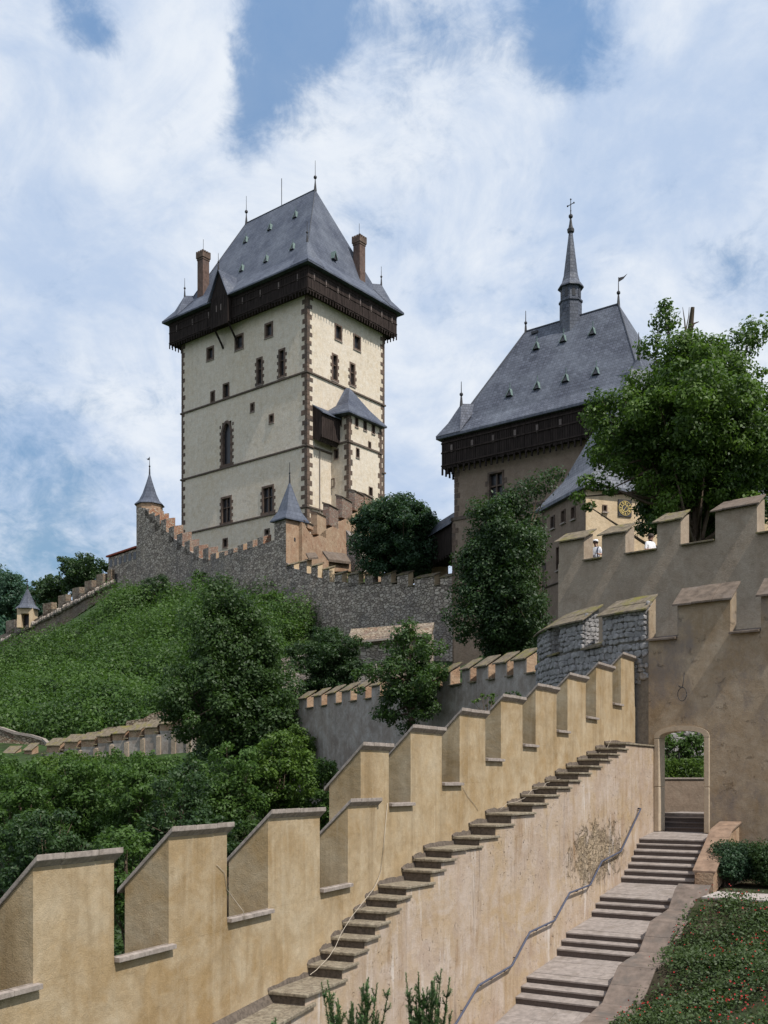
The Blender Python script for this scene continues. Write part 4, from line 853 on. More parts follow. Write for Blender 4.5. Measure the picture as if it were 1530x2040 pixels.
# ---------------------------------------------------------------- staircase beside the ledge wall
SW = 1.93
FL = [[(1273.8, 1670), (1268.5, 1680.5), (1263, 1693.6), (1258, 1706.7), (1251.6, 1720.5), (1244, 1733.6), (1237.7, 1747)], [(1195.4, 1785), (1186.8, 1799), (1179, 1815)], [(1128.2, 1857), (1118.8, 1872.7), (1110, 1889.7)], [(1049.8, 1944.6), (1038.6, 1964), (1028, 1985)], [(930, 2092), (916, 2120), (902, 2150)]]
FT = [(1237.7, 1757.6), (1179, 1826), (1110, 1904), (1028, 1999.5), (902, 2165)]
ss = thing('garden_staircase', 'pinkish grey steps and landings climbing beside the plaster wall to the doorway', 'staircase', tuple(WC.pt(WC.t(1100), -5, .9)))
def stp(t, t2, z, z2, o1=SW, flat=False):
    dz = .0
    q = MB(); q.run(WC, 0, 0, [(0, 0)] * 3) if False else None
    P1 = [(t - .032, z - .04), (t - .032, z), (t2 + .02, z2), (t2 + .02, z2 - .05)]
    q.prism([WC.pt(a, b, .002) for a, b in P1], [WC.pt(a, b, o1) for a, b in P1]); s_ = q.build('step', MT['step'], ss, bevel=.006)
    P2 = [(t, z - .5), (t, z - .041), (t2 + .02, z2 - .051), (t2 + .02, z2 - .5)]
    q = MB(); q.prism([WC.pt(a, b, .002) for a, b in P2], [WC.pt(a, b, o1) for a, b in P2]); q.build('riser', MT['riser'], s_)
prev = None
topY = WC.t(1303)
zdoor = (HY - 1657) * 29.75 / F
for fi_, fl in enumerate(FL):
    st_ = [WC.tz(u, v) for u, v in fl]; ft = WC.tz(*FT[fi_])
    st_ = [(t, z) for t, z in st_]
    for k, (t, z) in enumerate(st_):
        nxt = st_[k + 1][1] if k + 1 < len(st_) else ft[1]
        if k == 0:
            # landing behind the first riser
            t2, z2 = (topY, zdoor) if fi_ == 0 else prev
            nt_ = 1 if fi_ == 0 else 3; no = 4
            stp(t, t + .3, z, z + (z2 - z) * .3 / (t2 - t) if t2 > t else z)
            ta_ = t + .33
            for a in range(nt_):
                off = (a % 2) * .5
                x0, x1 = ta_ + (t2 + .02 - ta_) * a / nt_, ta_ + (t2 + .02 - ta_) * (a + 1) / nt_
                zf = lambda x: z + (z2 - z) * (x - t) / (t2 - t)
                edges = sorted(set([0.002, SW] + [SW * (j + off) / no for j in range(1, no) if SW * (j + off) / no < SW - .05]))
                for e0, e1 in zip(edges[:-1], edges[1:]):
                    q = MB(); dd = rnd.uniform(-.002, .002)
                    q.prism([WC.pt(x0 + .004, zf(x0) - .06, e0 + .003), WC.pt(x1 - .004, zf(x1) - .06, e0 + .003), WC.pt(x1 - .004, zf(x1) + dd, e0 + .003), WC.pt(x0 + .004, zf(x0) + dd, e0 + .003)],
                            [WC.pt(x0 + .004, zf(x0) - .06, e1 - .003), WC.pt(x1 - .004, zf(x1) - .06, e1 - .003), WC.pt(x1 - .004, zf(x1) + dd, e1 - .003), WC.pt(x0 + .004, zf(x0) + dd, e1 - .003)]); q.build('paving_slab', MT['step'], ss)
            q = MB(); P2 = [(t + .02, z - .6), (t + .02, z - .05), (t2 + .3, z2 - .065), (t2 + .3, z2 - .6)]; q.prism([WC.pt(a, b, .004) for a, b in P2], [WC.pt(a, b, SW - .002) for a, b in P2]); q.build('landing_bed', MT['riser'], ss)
        else:
            tp_, zp_ = st_[k - 1]; stp(t, tp_, z, zp_ - .128 if zp_ - z > .13 else z + .01)
    prev = ft
q = MB(); t0 = prev[0]; q.prism([WC.pt(t0 - 6, prev[1] - .9, .002), WC.pt(t0 - 6, prev[1] - .6, .002), WC.pt(t0, prev[1], .002), WC.pt(t0, prev[1] - .5, .002)], [WC.pt(t0 - 6, prev[1] - .9, 3), WC.pt(t0 - 6, prev[1] - .6, 3), WC.pt(t0, prev[1], 3), WC.pt(t0, prev[1] - .5, 3)]); tag(q.build('path', MT['path']), kind='structure')
# handrail
def onc(u, v, o=.1): t, z = WC.tz(u, v, o); return WC.pt(t, z, o)
hr = thing('handrail', 'blue grey metal handrail zigzagging down the streaked wall beside the staircase', 'handrail', tuple(onc(1130, 1800)))
hp = [(1276.5, 1611), (1237, 1696), (1199, 1716), (1175.8, 1763), (1135, 1778.6), (1105, 1833.5), (1055.6, 1857), (1020, 1923.7), (953.6, 1963), (908, 2040), (880, 2056), (840, 2120)]
m = MB(); pts = [onc(*q) for q in hp]; m.tube([pts[0] + Vector((.02, .02, .0)) + Vector((WC.n.x, WC.n.y, 0)) * -.09] + pts, .023, 8); m.build('rail', MT['rail'], hr, smooth=True)
for (u, v) in ((1284, 1608), (1262, 1642), (1241, 1688), (1221, 1705), (1206, 1713), (1180, 1755), (1150, 1773), (1112, 1822), (1090, 1841), (1070, 1851), (1031, 1903), (1008, 1931), (983, 1946), (958, 1961), (928, 2005)):
    # nearest point on the rail
    p = onc(u, v); best = min(((pts[i].lerp(pts[i + 1], f / 10) - p).length, i, f) for i in range(len(pts) - 1) for f in range(11)); c = pts[best[1]].lerp(pts[best[1] + 1], best[2] / 10)
    n3 = Vector((WC.n.x, WC.n.y, 0)); m = MB(); m.tube([c - Vector((0, 0, .02)), c - Vector((0, 0, .05)) - n3 * .03, c - Vector((0, 0, .05)) - n3 * .098], .011, 6); m.build('bracket', MT['iron'], hr)

# parapets on the garden side
def parapet(name, label, pts, mat, o0=SW, wd=.62, foot=1.0, body='ledge', slablen=.75, seed=0, capend=True):
    """pts: (t, z of coping top)"""
    L = [WC.pt(t, z, o0 + .05) for t, z in pts]
    root = thing(name, label, 'parapet', tuple(WC.pt(pts[0][0], pts[0][1] - 1, o0 + wd / 2))); r = random.Random(seed)
    poly = [(pts[0][0], pts[0][1] - foot)] + [(t, z - .06) for t, z in pts] + [(pts[-1][0], pts[-1][1] - foot - .5)]
    m = MB(); m.wall(WC, poly, o0 + .06, o0 + wd - .06); m.build('wall_body', MT[body], root)
    for (ta, za), (tb, zb) in zip(pts[:-1], pts[1:]):
        L_ = math.hypot(tb - ta, zb - za); n = max(1, round(L_ / slablen))
        for j in range(n):
            f0, f1 = j / n, (j + 1) / n; t0, z0, t1, z1 = ta + (tb - ta) * f0, za + (zb - za) * f0, ta + (tb - ta) * f1, za + (zb - za) * f1; g_ = .004; d = r.uniform(-.004, .004)
            q = MB(); sg = 1 if t1 > t0 else -1
            q.prism([WC.pt(t0 + g_ * sg, z0 - .06 + d, o0), WC.pt(t0 + g_ * sg, z0 - .06 + d, o0 + wd), WC.pt(t0 + g_ * sg, z0 + d, o0 + wd), WC.pt(t0 + g_ * sg, z0 + d, o0)],
                    [WC.pt(t1 - g_ * sg, z1 - .06 + d, o0), WC.pt(t1 - g_ * sg, z1 - .06 + d, o0 + wd), WC.pt(t1 - g_ * sg, z1 + d, o0 + wd), WC.pt(t1 - g_ * sg, z1 + d, o0)]); q.build('coping_stone', MT[mat], root, bevel=.01)
    return root
tY = WC.tY
parapet('upper_parapet', 'short parapet with orange sandstone coping beside the top flight of steps', [(tY(27.32), -2.28), (tY(28.85), -1.30), (tY(29.75), -1.12)], 'par_red', wd=.58, foot=.6, seed=2, slablen=.42, body='bare')
LP = [(tY(26.25), -2.50), (tY(26.0), -2.60), (tY(25.5), -3.03), (tY(24.3), -3.16), (tY(23.6), -3.72), (tY(22.45), -3.82), (tY(21.6), -4.42), (tY(20.3), -4.62), (tY(19.4), -5.2), (tY(17), -5.7)]
parapet('lower_parapet', 'wavy low parapet of brownish grey coping slabs between the staircase and the flower bed', LP, 'par_grey', wd=.78, foot=.9, seed=3, slablen=.62)

# garden on the right: flower bed, paved path, shrubs
def zpar(t):
    pts = sorted(LP)
    for (a, za), (b, zb) in zip(pts[:-1], pts[1:]):
        if a <= t <= b: return za + (zb - za) * (t - a) / (b - a)
    return pts[0][1] if t < pts[0][0] else pts[-1][1]
def bedz(t, o):
    z = zpar(t) ; z2 = -2.76 + (t - tY(25.4)) * .2; f = min(1, max(0, (o - 2.8) / 2.5)); zz = (z - .06) * (1 - f) + z2 * f - .03 + .04 * math.sin(t * 2.3 + o); g_ = max(0, 1 - (tY(25.35) - t) / 1.1); return zz * (1 - g_) + (-2.72) * g_
m = MB(); nt_, no = 40, 30; ta_, tb_ = tY(14), tY(25.35)
for i in range(nt_ + 1):
    for j in range(no + 1):
        t = ta_ + (tb_ - ta_) * i / nt_; o = SW + .74 + 14 * j / no; p = WC.pt(t, bedz(t, o), o); m.v.append(tuple(p))
for i in range(nt_):
    for j in range(no): k = i * (no + 1) + j; m.f.append((k, k + 1, k + no + 2, k + no + 1))
tag(m.build('flower_bed_soil', MT['soil'], smooth=True), kind='structure')
m = MB(); pz = -2.74
def gp(t, o, z=pz): return WC.pt(t, z, o)
m.prism([gp(tY(24.0), SW + 8), gp(tY(31), SW + 8), gp(tY(31), SW + .7), gp(tY(25.3), SW + .7)][::-1], [gp(tY(24.0), SW + 8, pz - .8), gp(tY(31), SW + 8, pz - .8), gp(tY(31), SW + .7, pz - .8), gp(tY(25.3), SW + .7, pz - .8)][::-1])
tag(m.build('garden_soil', MT['soil']), kind='structure')
gp_ = thing('garden_path', 'strip of pale paving slabs crossing between the clipped shrub and the flower bed', 'path', tuple(gp(tY(26), SW + 2)))
o = SW + .8
k = 0
while o < SW + 13:
    L_ = .95; q = MB(); t0, t1 = tY(25.4), tY(26.65)
    q.prism([WC.pt(t0, pz + .0, o + .008), WC.pt(t1, pz, o + .008), WC.pt(t1, pz, o + L_ - .008), WC.pt(t0, pz, o + L_ - .008)], [WC.pt(t0, pz + .05, o + .008), WC.pt(t1, pz + .05, o + .008), WC.pt(t1, pz + .05, o + L_ - .008), WC.pt(t0, pz + .05, o + L_ - .008)]); q.build('paving_slab', MT['path'], gp_); o += L_; k += 1
def scatter_bed(n, seed, h0, h1, cl):
    r = np.random.RandomState(seed); out_ = []
    K = 700; ct_ = np.c_[r.uniform(ta_ + .5, tb_ - .05, K), SW + .8 + r.rand(K) ** 1.15 * 12.5, r.rand(K)]
    idx = r.randint(0, K, n); t = ct_[idx, 0] + r.normal(size=n) * .22; o_ = ct_[idx, 1] + r.normal(size=n) * .22
    o_ = np.maximum(o_, SW + .66); t = np.minimum(t, tb_ + .05)
    z = np.array([bedz(a, b) for a, b in zip(t, o_)]); h = h0 + (h1 - h0) * r.rand(n) ** .8 * (.55 + .45 * ct_[idx, 2])
    X = WC.O.x + t * WC.d.x + o_ * WC.n.x; Y = WC.O.y + t * WC.d.y + o_ * WC.n.y
    return np.c_[X, Y, z + h], ct_[idx, 2], r
c_, tn, r = scatter_bed(170000, 5, 0, .33, 0); nn = r.normal(size=c_.shape) * .6 + np.array([0, -.25, .8])
tag(link('ground_cover', leafmesh('ground_cover', c_, nn, .045 + .055 * r.rand(len(c_)), tn * .6 + r.rand(len(c_)) * .4), LM['bed']), 'low leafy green planting filling the sloping bed beside the staircase parapet', 'flower bed', kind='stuff')
c_, tn, r = scatter_bed(4200, 9, .24, .40, 0); keep = tn > .35; c_ = c_[keep]; nn = r.normal(size=c_.shape) * .5 + np.array([0, -.6, .6])
tag(link('red_flowers', leafmesh('red_flowers', c_, nn, .026 + .022 * r.rand(len(c_)), r.rand(len(c_)), asp=.9), LM['red']), 'tiny red flowers dotted through the sloping green bed', 'flowers', kind='stuff')
def shrub(name, label, cat, cs, rs, mat, per, ls, seed, z0, up=.5, group=None):
    c0 = Vector(cs[0]); root = thing(name, label, cat, (c0.x, c0.y, z0), group)
    C, Nn, Z, T = blobs(cs, rs, per, ls, seed, up=up); link('foliage', leafmesh('foliage', C, Nn, Z, T, r=np.random.RandomState(seed)), LM[mat], root)
    m = MB(); r = random.Random(seed)
    for c in cs: m.tube([Vector((c0.x + r.uniform(-.1, .1), c0.y + r.uniform(-.1, .1), z0 - .05)), Vector(c)], [.03, .01], 5)
    m.build('stems', MT['bark'], root, kind='stuff'); return root
r = random.Random(4)
cs = [P(1465 + r.uniform(-32, 28), 1712 + r.uniform(-22, 30), 27.0 + r.uniform(-.5, .4)) for _ in range(26)]; shrub('garden_shrub', 'dark bushy evergreen shrub between the orange coped parapet and the right edge', 'shrub', cs, [.36] * 26, 'blue', 6000, .06, 3, -2.74)
cs = [P(1545 + r.uniform(-28, 28), 1715 + r.uniform(-22, 30), 26.6 + r.uniform(-.5, .4)) for _ in range(24)]; shrub('garden_shrub', 'darker evergreen shrub cut off by the right edge of the photo', 'shrub', cs, [.38] * 24, 'deep', 6000, .06, 5, -2.74)

# ---------------------------------------------------------------- cross wall with the doorway
XW = Pl(1300, 30, vp=-1900); TW = .5     # t grows to the left
def xt(u): return XW.t(u)
zs_, zm_, zr_ = 4.07, 5.04, 5.56
cw = thing('cross_wall', 'tall brown plaster wall with the arched doorway and slab roofed merlons, rubble at its left end', 'wall', tuple(XW.pt(0, -4, 0)))
dL, dR = xt(1303.5), xt(1414)          # outer frame edges
z0_, zsp, zap = -1.47, 1.30, 1.56
n = 10; cxm, hwd = (dL + dR) / 2, abs(dR - dL) / 2
arcO = [(cxm + hwd * math.cos(a), zsp + (zap - zsp) * math.sin(a)) for a in [math.pi * i / n for i in range(n + 1)]]   # from +t (left) to -t (right)
ledge_end = xt(1262)
right = xt(2150); left = xt(1292)
m = MB(); big = [(right, -6), (right, zs_), (left, zs_), (left, -6)]
# right of the door, left of the door, over the door
m.wall(XW, [(right, -6), (right, zs_), (dR, zs_), (dR, -6)][::-1], -TW, 0)
m.wall(XW, [(dL, -6), (dL, zs_), (left + .0, zs_), (left + .0, -6)], -TW, 0)
m.wall(XW, [(dR, zs_)] + [(dL, zs_)] + arcO, -TW, 0)
m.wall(XW, [(dR, -6), (dR, z0_ - .02), (dL, z0_ - .02), (dL, -6)], -TW, 0)
m.build('wall_body', MT['cross'], cw)
# curved rubble end
cu = [(1292, 30.08), (1245, 30.7), (1200, 31.4), (1161, 32.25), (1130, 32.9), (1110, 33.4), (1092, 34.1), (1078, 35.0), (1068, 36.2)]
cp3 = [Vector(((u - CX) * Y / F, Y, 0)) for u, Y in cu]
nrm = []
for i in range(len(cp3)):
    d = (cp3[min(i + 1, len(cp3) - 1)] - cp3[max(i - 1, 0)]).normalized(); q = Vector((d.y, -d.x, 0)); q = -q if q.dot(cp3[i]) > 0 else q; nrm.append(q)
cp3[0] = XW.pt(left, 0, 0); nrm[0] = Vector((XW.n.x, XW.n.y, 0))
m = MB(); n = len(cp3)
for i in range(n - 1):
    a, b, na, nb = cp3[i], cp3[i + 1], nrm[i], nrm[i + 1]
    m.prism([a + Vector((0, 0, -3)) - na * .03, b + Vector((0, 0, -3)) - nb * .03, b - nb * .6 + Vector((0, 0, -3)), a - na * .6 + Vector((0, 0, -3))], [a + Vector((0, 0, zs_)) - na * .03, b + Vector((0, 0, zs_)) - nb * .03, b - nb * .6 + Vector((0, 0, zs_)), a - na * .6 + Vector((0, 0, zs_))])
m.build('rubble_end', MT['mortar'], cw)
def cpt(s, z, o=0):            # s in units of segments along the curved end
    i = min(int(s), n - 2); f = s - i; return cp3[i].lerp(cp3[i + 1], f) + nrm[i].lerp(nrm[i + 1], f) * o + Vector((0, 0, z))
def s_of_u(u):
    best = min((abs((cpt(k / 100, 0).x / cpt(k / 100, 0).y) * F + CX - u), k / 100) for k in range((n - 1) * 100)); return best[1]
segl = [(cp3[i + 1] - cp3[i]).length for i in range(n - 1)]; cum = [0]
for x in segl: cum.append(cum[-1] + x)
def s_len(l):
    for i in range(n - 1):
        if l <= cum[i + 1]: return i + (l - cum[i]) / segl[i]
    return n - 1.001
def len_s(s): i = min(int(s), n - 2); return cum[i] + (s - i) * segl[i]
def irregular(seed):
    r = random.Random(seed); m = MB(); k = 7; A = []; B = []; C = []
    for j in range(k):
        a = 2 * math.pi * (j + r.uniform(-.25, .25)) / k; x, z = max(-.5, min(.5, .62 * math.cos(a))), max(-.5, min(.5, .62 * math.sin(a))); A.append((x, 0, z)); B.append((x * .97, .6, z * .97)); C.append((x * r.uniform(.6, .78), 1 * r.uniform(.8, 1.1), z * r.uniform(.6, .78)))
    m.v = A + B + C
    for q in (0, k):
        for j in range(k): m.f.append((q + j, q + (j + 1) % k, q + k + (j + 1) % k, q + k + j))
    m.f.append(tuple(2 * k + j for j in range(k))); me = m.mesh('stone'); me.materials.append(MT['stone_blue']); return me
STM = [irregular(i) for i in range(9)]
def stone(root, p, ex, ey, sx, sz, dp, seed):
    r = random.Random(seed); o = bpy.data.objects.new('stone', STM[r.randrange(9)]); COL.objects.link(o); ez = Vector((0, 0, 1)); tl = r.uniform(-.22, .22); ex2 = ex * math.cos(tl) + ez * math.sin(tl); ez2 = ez * math.cos(tl) - ex * math.sin(tl)
    M = Matrix(((ex2.x * sx, ey.x * dp, ez2.x * sz, p.x), (ex2.y * sx, ey.y * dp, ez2.y * sz, p.y), (ex2.z * sx, ey.z * dp, ez2.z * sz, p.z), (0, 0, 0, 1)))
    o.matrix_basis = M; setp(o, root)
mer = [(None, 1200, 1290.5, 'b'), (None, 1113, 1163, 'a'), (None, 1070, 1098, 'c')]
cnt = 0; r = random.Random(31)
def infill(l0, l1, z0, z1, inside=None, h=.15):
    global cnt
    z = z0
    while z < z1 - .05:
        hh = h * r.uniform(.7, 1.3); l = l0 + r.uniform(-.1, .0)
        while l < l1:
            w_ = r.uniform(.12, .34)
            a, b = max(l, l0), min(l + w_, l1)
            if b - a > .07 and (inside is None or inside((a + b) / 2, z + hh / 2)):
                s = s_len((a + b) / 2); p = cpt(s, z + hh / 2 + r.uniform(-.02, .02), -.028); s2 = min(n - 1.01, s + .05); ex = (cpt(s2, 0) - cpt(s - .001, 0)); ex.z = 0; ex.normalize(); i = min(int(s), n - 2); ey = nrm[i].lerp(nrm[i + 1], s - i).normalized()
                stone(cw, p, ex, ey, (b - a) * r.uniform(.95, 1.2), hh * r.uniform(.95, 1.3), r.uniform(.04, .10), cnt); cnt += 1
            l += w_
        z += hh
Ltot = cum[-1]
# visible lower edge falls with the stepped wall in front
def vis(l, z):
    p = cpt(s_len(l), z); u = CX + F * p.x / p.y; v = HY - F * z / p.y
    cut = 1345 + (1265 - u) * .41 if u < 1265 else 1345
    ragged = 1293 - max(0, (v - 1250)) * .05 + 7 * math.sin(v * .3)
    return v < cut + 14 and u < ragged
infill(0.02, Ltot, 1.4, zs_ - .09, vis, .17)
def cmerlon(u0, u1, z0, z1, mat='mortar', stones=True, side=True):
    s1, s0 = s_of_u(u0), s_of_u(u1); l0, l1 = len_s(s0), len_s(s1); m = MB(); k = 4
    for j in range(k):
        a, b = s_len(l0 + (l1 - l0) * j / k), s_len(l0 + (l1 - l0) * (j + 1) / k)
        m.prism([cpt(a, z0, -.03), cpt(b, z0, -.03), cpt(b, z0, -.6), cpt(a, z0, -.6)], [cpt(a, z1, -.03), cpt(b, z1, -.03), cpt(b, z1 + .42, -.6), cpt(a, z1 + .42, -.6)])
    mm = m.build('merlon', MT[mat], cw)
    if stones: infill(l0, l1, z0 + .01, z1 - .02, None, .15)
    if side:   # stones on the sunlit right cheek
        z = z0 + .02; i = 0; ex = nrm[min(int(s0) , n - 1)]; ey = -(cpt(s0 + .05, 0) - cpt(s0, 0)).normalized(); ey.z = 0
        while z < z1 + .1:
            hh = r.uniform(.11, .18); o = -.58
            while o < -.06:
                w_ = r.uniform(.14, .3); b = min(-.03, o + w_)
                p = cpt(s0, z + hh / 2, (o + b) / 2); stone(cw, p + ey * -.01, ex, ey, (b - o) * 1.05, hh * 1.08, .05, i); i += 1; o += w_
            z += hh
    return l0, l1
def ccap(u0, u1, z1, nsl, mat='cap', over=.14):
    l0, l1 = len_s(s_of_u(u1)) - over, len_s(s_of_u(u0)) + over
    for j in range(nsl):
        for row in (0, 1):
            a, b = l0 + (l1 - l0) * j / nsl, l0 + (l1 - l0) * (j + 1) / nsl
            if a < 0: a = 0.0
            if b <= a: continue
            sa, sb = s_len(max(0, a + .004)), s_len(min(Ltot - .01, b - .004)); o0, o1 = ((.17, -.22) if row == 0 else (-.225, -.68)); k = .62
            za, zb = z1 + (.17 - o0) * k, z1 + (.17 - o1) * k; d = r.uniform(-.008, .008) + row * .012
            q = MB(); q.prism([cpt(sa, za - .055 + d, o0), cpt(sb, za - .055 + d, o0), cpt(sb, zb - .055 + d, o1), cpt(sa, zb - .055 + d, o1)], [cpt(sa, za + d, o0), cpt(sb, za + d, o0), cpt(sb, zb + d, o1), cpt(sa, zb + d, o1)])
            q.build('cap_slab', MT[mat], cw, bevel=.008)
cmerlon(1201, 1287, zs_ + .002, zm_ - .06); ccap(1201, 1287, zm_ - .06, 3)
cmerlon(1115, 1163, zs_ + .002, zm_ - .06); cmerlon(1073, 1097, zs_ + .002, zm_ - .06)
ccap(1073, 1163, zm_ - .06, 5)
for (u0, u1) in ((1163, 1201), (1097, 1114)):
    l0, l1 = len_s(s_of_u(u1)), len_s(s_of_u(u0)); sa, sb = s_len(l0 + .01), s_len(l1 - .01); q = MB()
    q.prism([cpt(sa, zs_ - .04, .14), cpt(sb, zs_ - .04, .14), cpt(sb, zs_ + .2, -.58), cpt(sa, zs_ + .2, -.58)], [cpt(sa, zs_ + .02, .14), cpt(sb, zs_ + .02, .14), cpt(sb, zs_ + .26, -.58), cpt(sa, zs_ + .26, -.58)]); q.build('sill_slab', MT['cap'], cw, bevel=.008)
def roofed_merlon(root, pl, ua, ub, zb, zf, mat, capmat, T=.5, k=.72, over=.16, nsl=3, rows=1, seed=0, ov_side=.1, hip=False):
    """plaster merlon with a slab roof that rises away from the viewer"""
    t0, t1 = sorted((pl.t(ua), pl.t(ub))); r = random.Random(seed)
    m = MB(); m.run(pl, t0, t1, [(0, zb), (0, zf - .05), (-T, zf - .05 + T * k * .9), (-T, zb)]); mm = m.build('merlon', MT[mat], root)
    a0, a1 = t0 - ov_side, t1 + ov_side
    for j in range(nsl):
        a, b = a0 + (a1 - a0) * j / nsl + .005, a0 + (a1 - a0) * (j + 1) / nsl - .005; d = r.uniform(-.01, .01)
        o0, o1 = over, -T - .08; za, zc = zf - .02, zf + (T + .08 + over) * k; hl = .12 if hip and j == nsl - 1 else 0; hr_ = .12 if hip and j == 0 else 0
        q = MB(); q.prism([pl.pt(a, za - .06 + d, o0), pl.pt(b, za - .06 + d, o0), pl.pt(b - hl, zc - .06 + d, o1), pl.pt(a + hr_, zc - .06 + d, o1)], [pl.pt(a, za + d, o0), pl.pt(b, za + d, o0), pl.pt(b - hl, zc + d, o1), pl.pt(a + hr_, zc + d, o1)])
        q.build('cap_slab', MT[capmat], mm, bevel=.01)
    return t0, t1
def sill_slab(root, pl, ua, ub, z, capmat, T=.5, over=.17, n=2, k=.3):
    t0, t1 = sorted((pl.t(ua), pl.t(ub))); t0 += .004; t1 -= .004
    for j in range(n):
        a, b = t0 + (t1 - t0) * j / n + .003, t0 + (t1 - t0) * (j + 1) / n - .003
        q = MB(); P1 = [(over, z - .05), (over, z + .01), (-T, z + .01 + T * k), (-T, z - .05 + T * k)]
        q.prism([pl.pt(a, zz, o) for o, zz in P1], [pl.pt(b, zz, o) for o, zz in P1]); q.build('sill_slab', MT[capmat], root, bevel=.008)
roofed_merlon(cw, XW, 1349.5, 1454.7, zs_ + .0015, zm_, 'cross', 'cap_brown', TW, .74, .16, 3, seed=2)
for ua_, ub_ in ((1516, 1622), (1690, 1810), (1890, 2030)): roofed_merlon(cw, XW, ua_, ub_, zs_ + .0015, zm_, 'cross', 'cap_brown', TW, .74, .16, 3, seed=int(ua_))
for ua_, ub_ in ((1622, 1690), (1810, 1890)): sill_slab(cw, XW, ua_, ub_, zs_, 'cap_brown', TW, .17)
m = MB(); m.run(XW, xt(1292.5), xt(1290.2), [(-.02, zs_ + .001), (-.02, zm_ - .1), (-TW, zm_ + .3), (-TW, zs_ + .001)]); m.build('merlon_cheek', MT['cross'], cw)
sill_slab(cw, XW, 1291, 1349.5, zs_, 'cap_brown', TW, .17); sill_slab(cw, XW, 1455, 1516, zs_, 'cap_brown', TW, .17)
# door frame: arch in three stones, two stones per jamb
fd = thing('doorway', 'arched stone door frame of pale blocks at the top of the staircase', 'door frame', tuple(XW.pt(cxm, z0_, 0)))
iL, iR = xt(1314), xt(1403); ihw = abs(iL - iR) / 2; icx = (iL + iR) / 2; zisp, ziap = 1.215, 1.42
def blk(poly, name='jamb_stone', o0=-.4, o1=.045):
    m = MB(); m.wall(XW, poly, o0, o1); return m.build(name, MT['frame'], fd, bevel=.022)
for (a, b) in ((dL, iL), (iR, dR)):
    blk([(a, z0_), (b, z0_), (b, -.19), (a, -.19)]); blk([(a, -.182), (b, -.182), (b, zisp - .004), (a, zisp - .004)])
N_ = 15
ao = [(cxm + hwd * math.cos(math.pi * i / N_), zsp - .08 + (zap - zsp + .08) * math.sin(math.pi * i / N_) ** .8) for i in range(N_ + 1)]
ai = [(icx + ihw * math.cos(math.pi * i / N_), zisp + (ziap - zisp) * math.sin(math.pi * i / N_) ** .8) for i in range(N_ + 1)]
m = MB()
for i in range(N_): m.wall(XW, [ao[i], ao[i + 1], ai[i + 1], ai[i]], -.4, .045)
m.build('arch_stone', MT['frame'], fd)
# what lies through the door
bk = thing('inner_steps', 'stone steps darkened for shade, seen through the arched doorway', 'steps', tuple(XW.pt(cxm, -1.5, -1)))
for i, (o, z) in enumerate(((-.42, -1.36), (-.75, -1.225), (-1.08, -1.09), (-1.4, -.97))):
    m = MB(); dep = .36 if i < 3 else 1.5
    m.run(XW, iR - .5, iL + .5, [(o, z - .5), (o, z - .04), (o + .02, z - .04), (o + .02, z), (o - dep, z), (o - dep, z - .5)]); m.build('step', MT['riser'] if i < 3 else MT['step'], bk)  # first three steps use the riser colour with its painted shade
GW = Pl(1360, 33.0, vp=9000)
bw2 = thing('garden_wall', 'low shade-darkened brown retaining wall with a thin pale coping behind the doorway', 'wall', tuple(P(1360, 1615, 33)))
m = MB(); zt = (HY - 1549) * 33 / F; m.run(GW, GW.t(1290), GW.t(1440), [(0, -2), (0, zt - .05), (-.3, zt - .05), (-.3, -2)]); m.build('wall_body', MT['marian'], bw2)  # darker taupe plaster carries the shade this wall stands in
m = MB(); m.run(GW, GW.t(1290), GW.t(1440), [(.04, zt - .048), (.04, zt), (-.34, zt), (-.34, zt - .048)]); m.build('coping', MT['coping'], bw2)
m = MB(); x0, x1 = P(1280, 0, 34).x, P(1450, 0, 34).x
m.add([(x0, 33.3, zt - .06), (x1, 33.3, zt - .06), (x1 + .5, 36, zt + .75), (x0, 36, zt + .75), (x1 + .8, 37.5, zt + 3), (x0, 37.5, zt + 3)], [(0, 1, 2, 3), (3, 2, 4, 5)]); tag(m.build('grass_bank', MT['grassg']), kind='structure')
rb = thing('rubble_wall', 'sunlit loose rubble wall above the grass behind the doorway', 'wall', (x0 + 1, 36, zt + .6)); r = random.Random(8)
for i in range(120):
    u, v = r.uniform(1316, 1402), r.uniform(1450, 1518); p = P(u, v, 36.0 + (1520 - v) * .006); a = r.uniform(0, 6); stone(rb, p, Vector((1, 0, 0)), Vector((0, -1, 0)), r.uniform(.1, .26), r.uniform(.08, .18), .12, i)
m = MB(); m.add([P(1300, 1525, 36.2), P(1420, 1525, 36.2), P(1420, 1430, 36.8), P(1300, 1430, 36.8), P(1300, 1525, 37.2), P(1420, 1525, 37.2), P(1420, 1430, 37.8), P(1300, 1430, 37.8)], [(0, 1, 2, 3), (7, 6, 5, 4), (0, 4, 5, 1), (3, 2, 6, 7), (0, 3, 7, 4), (1, 5, 6, 2)]); m.build('rubble_core', MT['mortar'], rb)
rr_ = np.random.RandomState(2); c_ = np.array([P(u, v, Y) for u, v, Y in zip(rr_.uniform(1318, 1402, 5200), 1552 - 40 * rr_.rand(5200) ** 1.6, 33.4 + rr_.rand(5200) * 1.4)])
nn = rr_.normal(size=c_.shape) + np.array([0, -.6, .2]); tag(link('grass_tufts', leafmesh('grass_tufts', c_, nn, .10 + .08 * rr_.rand(5200), rr_.rand(5200), asp=.25), LM['bright']), 'bright grass growing above the low wall behind the doorway', 'grass', kind='stuff')
cs = [P(r.uniform(1325, 1400), r.uniform(1470, 1515), 34.6) for _ in range(30)]; shrub('young_shrub', 'young leafy shrub growing before the rubble seen through the doorway', 'shrub', cs, [.22] * 30, 'mid', 1500, .10, 8, zt)
